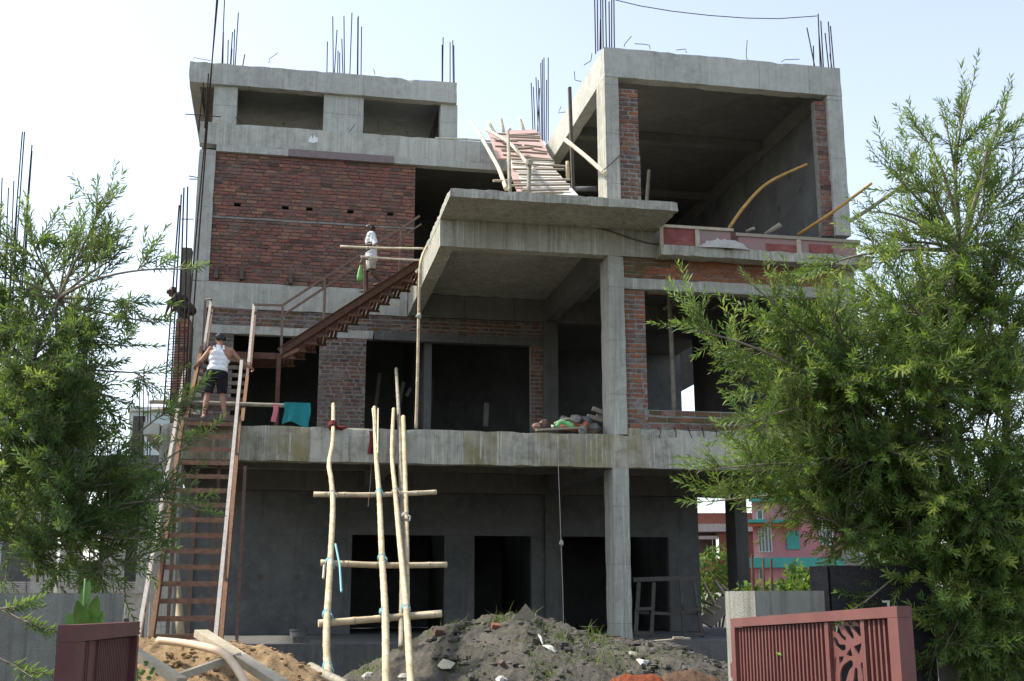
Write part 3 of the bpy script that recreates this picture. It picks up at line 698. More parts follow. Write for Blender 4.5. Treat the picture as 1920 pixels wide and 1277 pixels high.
solo('bamboo_rail', 'dim bamboo rail tied under the ceiling behind the right-hand opening', 'rail', [at(1215, 548, Y=1.6), at(1300, 552, Y=1.6), at(1410, 558, Y=1.6)], .05, .045, 'bamboo_grey')
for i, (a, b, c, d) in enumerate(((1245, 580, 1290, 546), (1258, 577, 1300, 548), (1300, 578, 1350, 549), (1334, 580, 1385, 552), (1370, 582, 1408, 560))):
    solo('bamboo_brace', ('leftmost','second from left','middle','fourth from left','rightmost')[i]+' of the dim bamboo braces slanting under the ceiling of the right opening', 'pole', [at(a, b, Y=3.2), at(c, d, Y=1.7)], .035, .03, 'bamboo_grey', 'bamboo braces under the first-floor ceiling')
solo('bamboo_rail', 'long grey bamboo rail running behind the steel stair with the teal towel on it', 'rail', [at(280, 753, Y=.75), at(420, 757, Y=.75), at(582, 762, Y=.75)], .05, .042, 'bamboo_grey')
solo('bamboo_rail', 'short grey bamboo rail below the long one at the left corner column', 'rail', [at(284, 769, Y=.5), at(346, 770, Y=.5)], .05, .05, 'bamboo_grey')
solo('bamboo_pole', 'thick pale bamboo leaning behind the lower flight of the steel stair', 'pole', [at(338, 1190, Y=1.5), at(333, 1100, Y=1.8), at(322, 1015, Y=2.1)], .09, .07, 'bamboo')
# towel and cloth on the rail
M['teal'] = simple('teal_cloth', (.008, .13, .15), (.018, .2, .22), 9, .9, bump=.4)
M['pink'] = simple('pink_cloth', (.45, .12, .16), (.6, .2, .24), 9, .9)
a, b = at(532, 757, Y=.68), at(580, 797, Y=.68)
tag(drape('towel', None, None, a.x, b.x, b.z, a.z+.03, .66, 'teal', amp=.03, sag=.06), 'teal towel hung over the bamboo rail beside the rusty stair post', 'towel')
a, b = at(511, 760, Y=.68), at(519, 791, Y=.68)
tag(drape('cloth', None, None, a.x, b.x, b.z, a.z+.03, .68, 'pink', amp=.015, nx_=5), 'small pink cloth hung on the bamboo rail just left of the rusty stair post', 'cloth')
# gravel heap on the ledge
def heap(name, label, cat, c, rx, ry, h, mat, seed=1, n=40, mrg=None, rough=.18, frq=2.2, kind=None, shape=2.0, fn=None, stretch=1):
    mb = MB(); c = Vector(c)
    for j in range(n+1):
        for i in range(n+1):
            u, v_ = i/n*2-1, j/n*2-1
            x, y = c.x+u*rx, c.y+v_*ry
            if fn: z = fn(x, y)
            else:
                r = math.sqrt(u*u+v_*v_); z = h*max(0, 1-r**shape)
            p = Vector((x*frq, y*frq, seed))
            k = rough*(noise.noise(p)+.5*noise.noise(p*2.3)+.35*noise.noise(p*5.1)+.25*noise.noise(p*11))
            z = z+k*min(1, z/(.25*abs(h)+1e-6)) if z > 0 else -.02
            mb.v.append((x, y, c.z+z))
    for j in range(n):
        for i in range(n):
            a = j*(n+1)+i; q = (a, a+1, a+n+2, a+n+1)
            if max(mb.v[k][2] for k in q) > c.z-.015: mb.f.append(q)
    o = mb.build(name, mat if not isinstance(mat, str) else M[mat], None, True)
    return tag(o, label, cat, kind=kind)
M['cement_lump'] = simple('set_cement_lumps', (.3, .29, .26), (.42, .41, .38), 16, .95, bump=.8)
p = at(1358, 462, Y=le+.02)
heap('cement_heap', 'pale heap of spilled cement lying on the ledge below the red formwork', 'cement heap', (p.x, le+.03, lz1), .62, .11, .22, 'cement_lump', 3, 24, rough=.06, frq=9)
# ---- timber post and slanting bamboo beside the ramp
Yp = 1.2
t = tag(MB().bar(at(1075, 365, Y=Yp), at(1068, 164, Y=Yp), .095, .07, (1, 0, 0)).build('timber_post', M['wood_dark']), 'tall dark timber post standing beside the ramp in front of the roof beam', 'post')
solo('bamboo_pole', 'pale bamboo slanting down from the timber post to the corner column', 'pole', [at(1061, 263, Y=Yp-.15), at(1098, 293, Y=.5), at(1135, 326, Y=-.12)], .052, .055, 'bamboo_pale')
tag(MB().tube([at(1128, 322, Y=-.1), at(1145, 308, Y=-.06), at(1163, 291, Y=-.02)], .012, 5).build('tie_wire', M['rebar']), 'thin tie wire running from the slanting bamboo to the corner column', 'wire')
tag(MB().tube([at(1078, 354, Y=1.6), at(1118, 354, Y=1.4)], .06, 10).build('grey_pipe', M['plaster'], None, True), 'horizontal dark grey pipe between the timber post and the corner column', 'pipe')
# ---- ramp of formwork boards
RP = thing('access_ramp', 'steep ramp of pink and dusty boards with nailed cleats climbing to the terrace', 'ramp', (-1.2, 3, F2t))
r0 = at(1030, 375, Z=F2t+.05); r1 = Vector((at(968, 243, Y=YW+.1)))
rd = (r1-r0); 
RN = Vector((rd.x*0, -rd.z, rd.y)).normalized()
if RN.z < 0: RN = -RN
RPL = (r0, Vector((0, -rd.z, rd.y)).normalized())
def rp(x, y, off=0): return at(x, y, plane=(r0+RN*off, RN))
def board(name, pix, mat, off=0, th=.03):
    MB().prism([rp(a, b, off) for a, b in pix], RN*-th).build(name, M[mat], RP)
board('board', [(985, 366), (963, 310), (1027, 303), (1084, 366)], 'form_white', 0)
board('board', [(972, 366), (948, 294), (964, 311), (986, 366)], 'form_pink', .005)
board('board', [(933, 297), (915, 249), (1009, 247), (1033, 297)], 'form_pink', .035)
board('board', [(948, 252), (958, 244), (1003, 243), (1010, 249)], 'form_pink', .08)
board('board', [(960, 318), (947, 294), (1032, 293), (1040, 306)], 'form_white', .012)
cl = [(925, 250, 1012, 256), (953, 256, 1013, 259), (957, 262, 1011, 264), (928, 264, 969, 264), (943, 269, 978, 272), (983, 272, 1017, 276), (928, 274, 1000, 277), (940, 280, 998, 277), (998, 280, 1026, 285), (940, 282, 1025, 288), (943, 290, 1033, 299), (958, 298, 1037, 301), (960, 306, 1062, 312), (961, 317, 1058, 318), (972, 327, 1049, 328), (925, 339, 1068, 337), (956, 348, 1068, 346), (978, 357, 1066, 355), (1000, 362, 1055, 361)]
for x0_, y0_, x1_, y1_ in cl:
    MB().bar(rp(x0_, y0_, .055), rp(x1_, y1_, .055), .065, .045, RN).build('cleat', M['wood'], RP)
def rpole(pts, r, mat='bamboo', name='post'): bpole(None, pts, r, r*.9, mat=mat, parent=RP, name=name)
rpole([rp(956, 360, 0), rp(954, 300, .5)+Vector((0, 0, .1)), at(952, 246, Y=3.3)], .045, 'bamboo_grey')
rpole([at(991, 362, Y=-.6), at(993, 305, Y=-.55)], .05, 'bamboo_grey')
rpole([at(912, 243, Y=5.0), at(955, 268, Y=3.2), at(985, 302, Y=.6), at(1001, 318, Y=-.8)], .045, 'bamboo_pale', 'handrail')
rpole([at(932, 255, Y=4.6), at(946, 263, Y=3.6)], .04, 'bamboo_pale', 'handrail')
rpole([at(949, 354, Y=-.2), at(935, 316, Y=1.0), at(918, 285, Y=2.0), at(898, 250, Y=3.0), at(883, 229, Y=3.6)], .05, 'bamboo_pale', 'brace')
wrap(at(992, 305, Y=-.62), (0, 0, 1), .07, 'rope', RP, h=.12)
for a, b, c, d in ((915, 225, 932, 252), (939, 221, 946, 247), (975, 223, 985, 246), (956, 240, 957, 246)):
    rpole([at(c, d+6, Y=YW+.6), at(a, b, Y=YW+.7)], .045, 'bamboo_pale')
rpole([at(1065, 337, Y=1.0), at(1064, 303, Y=1.0)], .05, 'bamboo')
MB().box(*sorted((at(936, 355, Y=-.3).x, at(966, 355, Y=-.3).x)), -.6, -.1, F2t-.02, F2t+.05).build('board', M['bamboo'], RP)
# pole lying on the parapet
solo('bamboo_pole', 'thin bamboo pole lying along the top of the terrace parapet', 'pole', [at(816, 259, Y=YW+.1), at(870, 261, Y=YW+.05), at(922, 265, Y=YW)], .03, .03, 'bamboo_pale')
# ---- wire between the roof bars, hanging rope
pts = [at(1154, 0, Y=.1)] + [at(x, y, Y=.12) for x, y in ((1200, 11), (1260, 21), (1330, 29), (1400, 34), (1460, 35), (1532, 30))]
tag(MB().tube(pts, .011, 4).build('sagging_wire', M['rebar']), 'thin wire sagging between the two bundles of roof bars against the sky', 'wire')
pts = [at(x, y, Y=-.05) for x, y in ((1046, 818), (1047, 880), (1050, 960), (1052, 1020), (1055, 1100), (1057, 1185))]
t = thing('hanging_rope', 'thin pale rope hanging from the first-floor beam left of the corner column', 'rope', pts[-1])
MB().tube(pts, .0065, 4).build('cord', M['rope'], t); MB().ball(at(1052, 1018, Y=-.06), .05, .04, .06, 7, 5, .5).build('knot', M['rope'], t, True)
pts = [at(x, y, Y=.6) for x, y in ((697, 850), (695, 900), (690, 950))]
tag(MB().tube(pts, .008, 4).build('thin_string', M['rope']), 'thin string dangling below the beam behind the middle bamboo pole', 'string')
pts = [at(x, y, Y=-.03) for x, y in ((1075, 424), (1110, 425), (1140, 432), (1180, 446), (1215, 456), (1237, 458))]
tag(MB().tube(pts, .018, 5).build('cable', M['wood_dark']), 'dark cable drooping along the porch beam under the canopy slab', 'cable')
# ---- things lying inside the first floor
for i, (a, b, c, d, m_, lb) in enumerate(((785, 800, 790, 690, 'wood_dark', 'tall dim plank leaning right behind the slim upright pole inside the first floor'), (740, 790, 757, 716, 'wood_dark', 'dim plank leaning behind the bamboo pole tops inside the first floor'), (700, 800, 712, 700, 'wood_dark', 'dim plank nearest the brick pier inside the first floor'), (803, 800, 812, 712, 'wood_dark', 'dim plank farthest right of the leaning ones inside the first floor'), (794, 752, 808, 716, 'rail_dark', 'brownish short plank propped high right of the slim upright pole'), (762, 742, 770, 728, 'rail', 'small pale board left of the slim upright pole'))):
    tag(MB().bar(at(a, b, Y=YW+.9+i*.3), at(c, d, Y=YW+1.1+i*.3), .1, .04, (0, 1, .2)).build('leaning_plank', M[m_]), lb, 'plank', 'planks leaning inside the first floor')
tag(MB().bar(at(910, 800, Y=YW+1.2), at(912, 756, Y=YW+1.2), .14, .1, (0, 1, 0)).build('timber_stud', M['plaster']), 'pale upright timber stud standing in the dark first-floor opening', 'timber')
# ================================================================== steel stair
sx0, sx1 = -8.96, -7.9
ST = thing('steel_stair', 'rusty steel stair with two narrow flights and a landing climbing the front of the building', 'staircase', (-8.5, -4.4, .3))
s_lo, s_hi = Vector((0, -4.3, .22)), Vector((0, -.2, 5.19)); sl = (s_hi-s_lo)/(s_hi.z-s_lo.z)
l0 = Vector((0, .25, F1t+.02)); LZ = 7.42; l1 = Vector((0, 3.45, LZ))
def sbar(p, q, w_, h, mat='rust', name='stringer', up=(0, 0, 1), par=ST): return MB().bar(p, q, w_, h, up).build(name, M[mat], par)
def X(x, v): return Vector((x, v.y, v.z))
for x, dx in ((sx0, -1), (sx1, 1)):
    sbar(X(x, s_lo), X(x, s_hi), .03, .2); sbar(X(x+.03*dx, s_lo+Vector((0, -.05, .09))), X(x+.03*dx, s_hi+Vector((0, -.05, .09))), .07, .012, 'rust_bright', 'flange')
    sbar(X(x+.03*dx, s_lo+Vector((0, .06, -.1))), X(x+.03*dx, s_hi+Vector((0, .06, -.1))), .07, .012, 'rust', 'flange')
    sbar(X(x+.03, l0), X(x+.03, l1), .012, .2); sbar(X(x+.03+.03*dx, l0+Vector((0, -.05, .09))), X(x+.03+.03*dx, l1+Vector((0, -.05, .09))), .07, .012, 'rust_bright', 'flange')
def tread(x0, x1, y, z, dep=.26, mat='tread_rust'):
    mb = MB().box(x0, x1, y, y+dep, z-.012, z).box(x0, x1, y-.006, y-.001, z-.085, z+.001).box(x0, x1, y+dep+.001, y+dep+.006, z-.05, z)
    mb.build('tread', M[mat], ST)
n = 17
for i in range(n):
    z = s_lo.z+.35+i*(s_hi.z-s_lo.z-.35)/(n-1); y = s_lo.y+(z-s_lo.z)*sl.y
    tread(sx0+.01, sx1-.01, y-.1, z)
MB().box(sx0-.05, sx1+.03, -.32, .3, F1t+.012, F1t+.08).build('tread', M['wood_dark'], ST)
for i in range(1, 9):
    f_ = i/9; tread(sx0+.045, sx1+.02, l0.y+(l1.y-l0.y)*f_-.1, l0.z+(l1.z-l0.z)*f_, mat='tread_dusty')
# landing
lx1 = at(530, 665, Y=3.46).x
MB().box(sx0, lx1, 3.46, 4.5, LZ-.02, LZ+.01).build('landing', M['rust'], ST)
for y in (3.44, 4.5): sbar((sx0, y, LZ-.08), (lx1, y, LZ-.08), .05, .14, 'rust', 'beam')
for y in (3.7, 3.95, 4.2): sbar((sx0, y, LZ-.1), (lx1, y, LZ-.1), .04, .06, 'rust', 'beam')
px_ = at(521, 720, Y=3.44).x
sbar((px_, 3.44, F1t), (px_, 3.44, LZ-.02), .17, .1, 'rust', 'post', (1, 0, 0))
sbar((sx0+.1, 4.45, F1t), (sx0+.1, 4.45, LZ-.02), .1, .1, 'rust', 'post', (1, 0, 0))
# lower posts under the first flight
for x, y in ((sx0+.05, -1.6), (sx1-.05, -1.6), (sx1+.2, -.9), (sx0+.35, -.7), (sx1-.3, -.7)):
    z = s_lo.z+(y-s_lo.y)/sl.y-.1
    sbar((x, y, .3), (x, y, z), .09, .06, 'rail_dark', 'post', (1, 0, 0))
# handrails of the lower flights
def rail(pix, x, mat='rail', r=.03, w_=.06):
    pts = [at(a, b, X=x) for a, b in pix]
    for p, q in zip(pts, pts[1:]): sbar(p, q, w_, .035, mat, 'handrail')
    return pts
rl = rail([(258, 1198), (347, 690)], sx0-.16); rr = rail([(404, 1194), (453, 676)], sx1+.02)
for pts, x in ((rl, sx0-.16), (rr, sx1+.02)):
    a, b = pts
    sbar(a+Vector((0, .15, -.1)), b+Vector((0, .15, -.1)), .05, .05, 'rail_dark', 'handrail')
    for f_ in (.12, .5, .92):
        p = a.lerp(b, f_); z = s_lo.z+(p.y+.0-s_lo.y)/sl.y
        sbar(p, (p.x, p.y+.02, min(z, p.z-.3)), .04, .04, 'rail_dark', 'rail_post', (1, 0, 0))
ul = rail([(378, 682), (396, 561)], sx0+.03); ur = rail([(466, 680), (476, 571)], sx1+.06)
def lo(p): # point on the second flight below
    return l0.z+(p.y-l0.y)/(l1.y-l0.y)*(l1.z-l0.z)
for pts in (ul, ur):
    a, b = pts; d = (a-b).normalized(); e = a+d*((a.z-F1t-.3)/max(.2, -d.z)) if d.z < -.1 else a
    sbar(a, e, .05, .04, 'rail_dark', 'handrail')
    sbar(a+Vector((.05, .1, -.12)), b+Vector((.05, .1, -.12)), .04, .05, 'rail_dark', 'handrail')
    sbar(b, (b.x, b.y, max(LZ-.05, lo(b))), .05, .05, 'rail_dark', 'rail_post', (1, 0, 0))
    sbar(a, (a.x, a.y, lo(a)), .05, .05, 'rail_dark', 'rail_post', (1, 0, 0))
sbar(at(385, 562, X=sx0+.03), ul[1], .05, .04, 'rail', 'handrail'); q = at(385, 562, X=sx0-.02)
sbar(ul[1]+Vector((-.14, 0, 0)), ul[1]+Vector((-.14, 0, -1.6)), .05, .05, 'rail_dark', 'rail_post', (1, 0, 0)); sbar(ul[1]+Vector((-.16, 0, 0)), ul[1], .05, .05, 'rail', 'handrail')
YF = 3.46
def yf(a, b, Y=YF): return at(a, b, Y=Y)
sbar(yf(476, 571), yf(531, 573), .035, .05, 'rail_dark', 'handrail'); sbar(yf(476, 588), yf(531, 591), .03, .04, 'rail_dark', 'handrail')
sbar(yf(396, 577, 4.45), yf(470, 582, 4.45), .03, .05, 'rail_dark', 'handrail'); sbar(yf(396, 587, 4.45), yf(470, 590, 4.45), .03, .04, 'rail_dark', 'handrail')
sbar(yf(530, 571), yf(527, 664), .07, .06, 'rail_dark', 'rail_post', (1, 0, 0))
# upper flight along the wall
u0, u1 = yf(524, 660), yf(789, 491)
for y in (YF, 4.5):
    a, b = Vector((u0.x, y, u0.z)), Vector((u1.x, y, u1.z))
    sbar(a, b, .012, .2, 'rust', 'stringer'); sbar(a+Vector((0, -.03, .1)), b+Vector((0, -.03, .1)), .08, .012, 'rust', 'flange'); sbar(a+Vector((0, -.03, -.1)), b+Vector((0, -.03, -.1)), .08, .012, 'rust', 'flange')
nu = 13; ud = (u1-u0)
for i in range(nu):
    f_ = (i+.4)/nu; p = u0+ud*f_; z = p.z-.16
    mb = MB()
    for k in range(3): mb.box(p.x-.02+k*.095, p.x+.05+k*.095, YF+.02, 4.48, z-.02, z)
    mb.box(p.x-.03, p.x+.27, YF+.015, YF+.05, z-.07, z-.021).box(p.x-.03, p.x+.27, 4.44, 4.47, z-.07, z-.021)
    mb.build('tread', M['rust'], ST)
sbar(yf(530, 572), yf(787, 405), .05, .05, 'rail_dark', 'handrail'); sbar(yf(530, 591), yf(690, 484), .035, .04, 'rail_dark', 'handrail')
sbar(yf(530, 592, 4.45), yf(790, 420, 4.45), .035, .04, 'rail_dark', 'handrail')
for a, b, c, d in ((609, 523, 607, 602), (684, 486, 683, 553)): sbar(yf(a, b), yf(c, d), .08, .05, 'rail_dark', 'rail_post', (1, 0, 0))
for a, b, c, d in ((752, 432, 749, 512), (610, 535, 608, 600)): sbar(yf(a, b, 4.45), yf(c, d, 4.45), .06, .05, 'rail_dark', 'rail_post', (1, 0, 0))
sbar(yf(524, 672), yf(560, 655), .05, .08, 'rust_bright', 'bracket')
# ================================================================== people
def skin(name, c):
    t = NT(name); a = t.noise(7, 4); col = t.mix(t.rng(a, .3, .7), sc(c, .85), sc(c, 1.1)); t.b.inputs['Subsurface Weight'].default_value = .05
    return t.fin(col, .55, .35)
M['skin_mid'] = skin('skin_brown', (.3, .16, .105)); M['skin_dark'] = skin('skin_dark_brown', (.085, .045, .032))
M['hair'] = simple('black_hair', (.008, .007, .007), (.02, .018, .017), 60, .5, .4)
def cloth(name, c1, c2):
    t = NT(name); a = t.noise(5, 4, .5, dist=.6); col = t.mix(t.rng(a, .35, .65), c1, c2); b = t.noise(9, 3, .5, t.mapp((1, 1, .6)), 1.2); t.bump(b, .7, .05); return t.fin(col, .9, .15)
M['white_cloth'] = cloth('white_cotton', (.62, .63, .64), (.74, .75, .76)); M['black_cloth'] = cloth('black_shorts_cloth', (.01, .011, .014), (.02, .021, .026))
M['beige_cloth'] = cloth('pale_beige_cloth', (.33, .31, .265), (.42, .4, .345)); M['grey_cloth'] = cloth('dark_work_cloth', (.03, .03, .035), (.06, .055, .055))
def caps(mb, a, b, ra, rb, n=14):
    a, b = Vector(a), Vector(b); d = (b-a); L = max(d.length, 1e-5); u = d/L
    pts, rr = [], []
    for t in (-.98, -.8, -.5, 0): pts.append(a+u*ra*t); rr.append(ra*math.sqrt(max(0.002, 1-t*t)))
    for t in (.33, .66): pts.append(a.lerp(b, t)); rr.append(ra+(rb-ra)*t)
    for t in (0, .5, .8, .98): pts.append(b+u*rb*t); rr.append(rb*math.sqrt(max(0.002, 1-t*t)))
    mb.tube(pts, rr, n)
def hand(mb, bones, wrist, fwd, down, side, grip=True):
    """palm, four unequal bent fingers and a thumb leaving the side of the palm; fingers close round a bar below"""
    wrist, fwd, down, side = Vector(wrist), Vector(fwd).normalized(), Vector(down).normalized(), Vector(side).normalized()
    pc = wrist+fwd*.05
    for k in (-1.2, -.4, .4, 1.2):
        caps(mb, wrist+side*k*.012+fwd*.01, wrist+fwd*.085+side*k*.018, .017, .014, 8); bones.append((wrist, pc, .03, 'hand'))
    for k, L in ((-1.35, .8), (-.45, .98), (.45, 1.0), (1.35, .9)):
        p = wrist+fwd*.088+side*k*.021
        c = .9 if grip else .35
        q = p+(fwd*math.cos(c)+down*math.sin(c))*.036*L; r_ = q+(fwd*math.cos(2*c)+down*math.sin(2*c))*.027*L; s_ = r_+(fwd*math.cos(3*c)+down*math.sin(3*c))*.022*L
        caps(mb, p, q, .0095, .009, 7); caps(mb, q, r_, .009, .0085, 7); caps(mb, r_, s_, .0085, .007, 7)
    p = wrist+fwd*.03+side*.03; q = p+(side*.7+fwd*.4+down*.4).normalized()*.036; r_ = q+(fwd*.6+down*.9).normalized()*.03
    caps(mb, p, q, .013, .011, 7); caps(mb, q, r_, .011, .008, 7)
    bones.append((wrist, wrist+fwd*.12+down*.04, .03, 'hand'))
def remesh(mb, vox, name):
    me = bpy.data.meshes.new(name); me.from_pydata(mb.v, [], mb.f); me.update()
    bm = bmesh.new(); bm.from_mesh(me); bmesh.ops.recalc_face_normals(bm, faces=bm.faces); bm.to_mesh(me); bm.free()
    o = bpy.data.objects.new(name, me); COL.objects.link(o)
    r = o.modifiers.new('r', 'REMESH'); r.mode = 'VOXEL'; r.voxel_size = vox
    s_ = o.modifiers.new('s', 'SMOOTH'); s_.factor = .5; s_.iterations = 4
    dg = bpy.context.evaluated_depsgraph_get(); e = o.evaluated_get(dg); me2 = bpy.data.meshes.new_from_object(e)
    bpy.data.objects.remove(o); bpy.data.meshes.remove(me); return me2
def person(label, loc, rz, sclz, J, skinm, clothes, hairfn, group=None, handgrip=True, feet=True, shoe=None):
    """J: joint positions (x right, y forward, z up, metres)"""
    root = thing('person', label, 'person', loc, group); root.rotation_euler = (0, 0, rz); root.scale = (sclz,)*3
    mb = MB(); bones = []
    def c(a, b, ra, rb, tagn, n=14):
        a = J[a] if isinstance(a, str) else a; b = J[b] if isinstance(b, str) else b
        caps(mb, a, b, ra, rb, n); bones.append((Vector(a), Vector(b), (ra+rb)/2, tagn))
    V = Vector
    for k in J: J[k] = V(J[k])
    sh = (J['shl']+J['shr'])/2; hp = (J['hl']+J['hr'])/2
    side = (J['shr']-J['shl']).normalized(); up = (sh-hp).normalized(); fw = up.cross(side).normalized()
    # trunk: stacked wide sections
    for f_, w_, r_ in ((0, .085, .105), (.2, .085, .102), (.42, .075, .094), (.62, .095, .102), (.8, .115, .108), (.93, .11, .085)):
        p = hp.lerp(sh, f_); c(p-side*w_, p+side*w_, r_, r_, 'torso')
    for s_ in (-1, 1): c(hp.lerp(sh, .78)+side*.07*s_+fw*.02, hp.lerp(sh, .5)+side*.06*s_, .1, .09, 'torso')
    c(sh-side*.1+up*.03, sh+side*.1+up*.03, .06, .06, 'torso')
    c(sh+up*.02, J['neck'], .065, .056, 'neck'); c('neck', J['neck'].lerp(J['head'], .5), .055, .055, 'neck')
    H = J['head']; hf = V(J['face']).normalized(); hu = (H-J['neck']).normalized(); hu = (hu-hf*hu.dot(hf)).normalized(); hs = hf.cross(hu).normalized()
    c(H+hu*.02-hf*.02, H+hu*.03+hf*.02, .093, .09, 'head', 18); c(H-hu*.05+hf*.035, H-hu*.085+hf*.055, .06, .045, 'head'); c(H+hf*.02-hu*.03, H+hf*.05-hu*.06, .07, .055, 'head')
    c(H+hf*.098+hu*.0, H+hf*.118-hu*.035, .011, .017, 'head', 8)                                  # nose
    for s_ in (-1, 1):
        c(H+hs*.092*s_+hu*.01-hf*.015, H+hs*.095*s_-hu*.03-hf*.005, .02, .015, 'head', 8)         # ears
        c(H+hf*.092+hs*.034*s_+hu*.025, H+hf*.09+hs*.045*s_+hu*.025, .012, .011, 'head', 7)       # brows
        c(H+hf*.102-hu*.062-hs*.0, H+hf*.096-hu*.062+hs*.018*s_, .009, .008, 'head', 6)           # lips
    for s_, L in (('l', -1), ('r', 1)):
        c('sh'+s_, 'el'+s_, .058, .043, 'uarm'+s_); c(J['sh'+s_], J['sh'+s_].lerp(J['el'+s_], .15), .068, .06, 'uarm'+s_)
        c('el'+s_, J['el'+s_].lerp(J['wr'+s_], .35), .043, .042, 'farm'+s_); c(J['el'+s_].lerp(J['wr'+s_], .35), J['wr'+s_], .042, .027, 'farm'+s_)
        d = (J['wr'+s_]-J['el'+s_]).normalized(); dn = J.get('grip'+s_, V((0, 0, -1))); dn = (dn-d*dn.dot(d)).normalized()
        hand(mb, bones, J['wr'+s_], d, dn, d.cross(dn)*L, handgrip)
        c('h'+s_, J['h'+s_].lerp(J['k'+s_], .4), .092, .082, 'thigh'+s_); c(J['h'+s_].lerp(J['k'+s_], .4), J['k'+s_], .082, .056, 'thigh'+s_)
        c('k'+s_, J['k'+s_].lerp(J['a'+s_], .3), .056, .058, 'shin'+s_); c(J['k'+s_].lerp(J['a'+s_], .3), J['a'+s_], .058, .036, 'shin'+s_)
        a = J['a'+s_]; ff = V(J.get('foot'+s_, (0, 1, 0))).normalized()
        c(a-ff*.03+V((0, 0, -.04)), a+ff*.09+V((0, 0, -.048)), .036, .032, 'foot'+s_); c(a+ff*.09+V((0, 0, -.048)), a+ff*.165+V((0, 0, -.058)), .034, .02, 'foot'+s_)
        for k in range(5): q = a+ff*.16+V((0, 0, -.062))+ff.cross(V((0, 0, 1)))*(k-2)*.016; c(q, q+ff*(.03-.004*abs(k-1)), .011, .009, 'foot'+s_, 6)
    me = remesh(mb, .0085, 'body'); me.materials.append(M[skinm]); me.polygons.foreach_set('use_smooth', [True]*len(me.polygons))
    o = bpy.data.objects.new('body', me); COL.objects.link(o); o.parent = root
    nv = len(me.vertices); co = np.empty(nv*3); me.vertices.foreach_get('co', co); co = co.reshape(-1, 3)
    nr = np.empty(nv*3); me.vertices.foreach_get('normal', nr); nr = nr.reshape(-1, 3)
    best = np.full(nv, 9.); lab = np.zeros(nv, int); tags = []; tt = np.zeros(nv)
    for i, (a, b, r_, tg) in enumerate(bones):
        a, b = np.array(a), np.array(b); d = b-a; t = np.clip(((co-a)@d)/max(1e-9, d@d), 0, 1)
        q = np.linalg.norm(co-a-t[:, None]*d, axis=1)-r_; m_ = q < best; best[m_] = q[m_]; lab[m_] = i; tt[m_] = t[m_]; tags.append(tg)
    tg = np.array(tags)[lab]
    P = [tuple(p.vertices) for p in me.polygons]
    def shell(name, mask, off, mat, wob=0):
        idx = -np.ones(nv, int); fs = [f for f in P if all(mask[i] for i in f)]
        used = sorted({i for f in fs for i in f}); idx[used] = range(len(used))
        vv = co[used]+nr[used]*(off if np.isscalar(off) else off[used][:, None])
        if wob: vv = vv+nr[used]*(wob*np.array([noise.noise(Vector(p*9)) + .6*noise.noise(Vector((p[0]*22, p[1]*22, p[2]*7))) for p in vv]))[:, None]
        m2 = bpy.data.meshes.new(name); m2.from_pydata(vv.tolist(), [], [tuple(int(idx[i]) for i in f) for f in fs]); m2.update(); m2.materials.append(M[mat])
        m2.polygons.foreach_set('use_smooth', [True]*len(m2.polygons))
        oo = bpy.data.objects.new(name, m2); COL.objects.link(oo); oo.parent = root
        so = oo.modifiers.new('thickness', 'SOLIDIFY'); so.thickness = .006; so.offset = -1
        return oo
    loc_ = (co-np.array(hp)); uz = loc_@np.array(up); ux = loc_@np.array(side); uy = loc_@np.array(fw)
    for nm, fn, off, mat, wob in clothes: shell(nm, fn(tg, co, ux, uy, uz, (sh-hp).length), off, mat, wob)
    hl_ = co-np.array(H); hz_, hy_, hx_ = hl_@np.array(hu), hl_@np.array(hf), hl_@np.array(hs)
    head = (tg == 'head') | (tg == 'neck')
    shell('hair', head & hairfn(hx_, hy_, hz_), .014, 'hair', .008)
    for s_ in (-1, 1):
        e = MB().ball(H+hf*.091+hs*.036*s_+hu*.004, .012, .008, .008, 8, 5); e.v = [tuple(V(v)) for v in e.v]
        m2 = bpy.data.meshes.new('eye'); m2.from_pydata(e.v, [], e.f); m2.materials.append(M['hair']); oo = bpy.data.objects.new('eye', m2); COL.objects.link(oo); oo.parent = root
    return root
def is_leg(tg): return np.char.startswith(tg, 'thigh')
# the man in the white vest, seen from behind, both hands on the rails
fp = Vector(((at(381, 793, Y=-.08).x+at(421, 793, Y=-.08).x)/2, -.08, F1t+.082))
vest = lambda tg, co, ux, uy, uz, L: ((tg == 'torso') & (uz > -.06) & ((uz < L*.62) | (np.abs(ux) < .05+.13*np.clip((L*1.05-uz)/(L*.43), 0, 1)**1.2) | ((np.abs(ux) > .075) & (np.abs(ux) < .12) & (uz > L*.93)))) | ((is_leg(tg)) & (uz > -.03))
shorts = lambda tg, co, ux, uy, uz, L: ((is_leg(tg)) & (co[:, 2] > .52)) | ((tg == 'torso') & (uz < .06))
person('man in white vest and black shorts gripping both handrails on the steel stair', fp, rad(4), 1.05, dict(
    hl=(-.1, 0, .88), hr=(.1, 0, .88), kl=(-.15, .05, .47), kr=(.13, .05, .47), al=(-.2, -.02, .085), ar=(.2, -.02, .085), footl=(-.25, 1, 0), footr=(.25, 1, 0),
    shl=(-.13, .1, 1.40), shr=(.25, .12, 1.39), neck=(.05, .15, 1.5), head=(.04, .2, 1.635), face=(-.35, .9, -.3),
    ell=(-.3, .06, 1.16), elr=(.46, .14, 1.18), wrl=(-.385, .28, 1.1), wrr=(.63, .3, 1.12)), 'skin_mid',
    [('vest', vest, .014, 'white_cloth', .007), ('shorts', shorts, .03, 'black_cloth', .006)],
    lambda x, y, z: (z > .045) | ((y < -.015) & (z > -.055)))
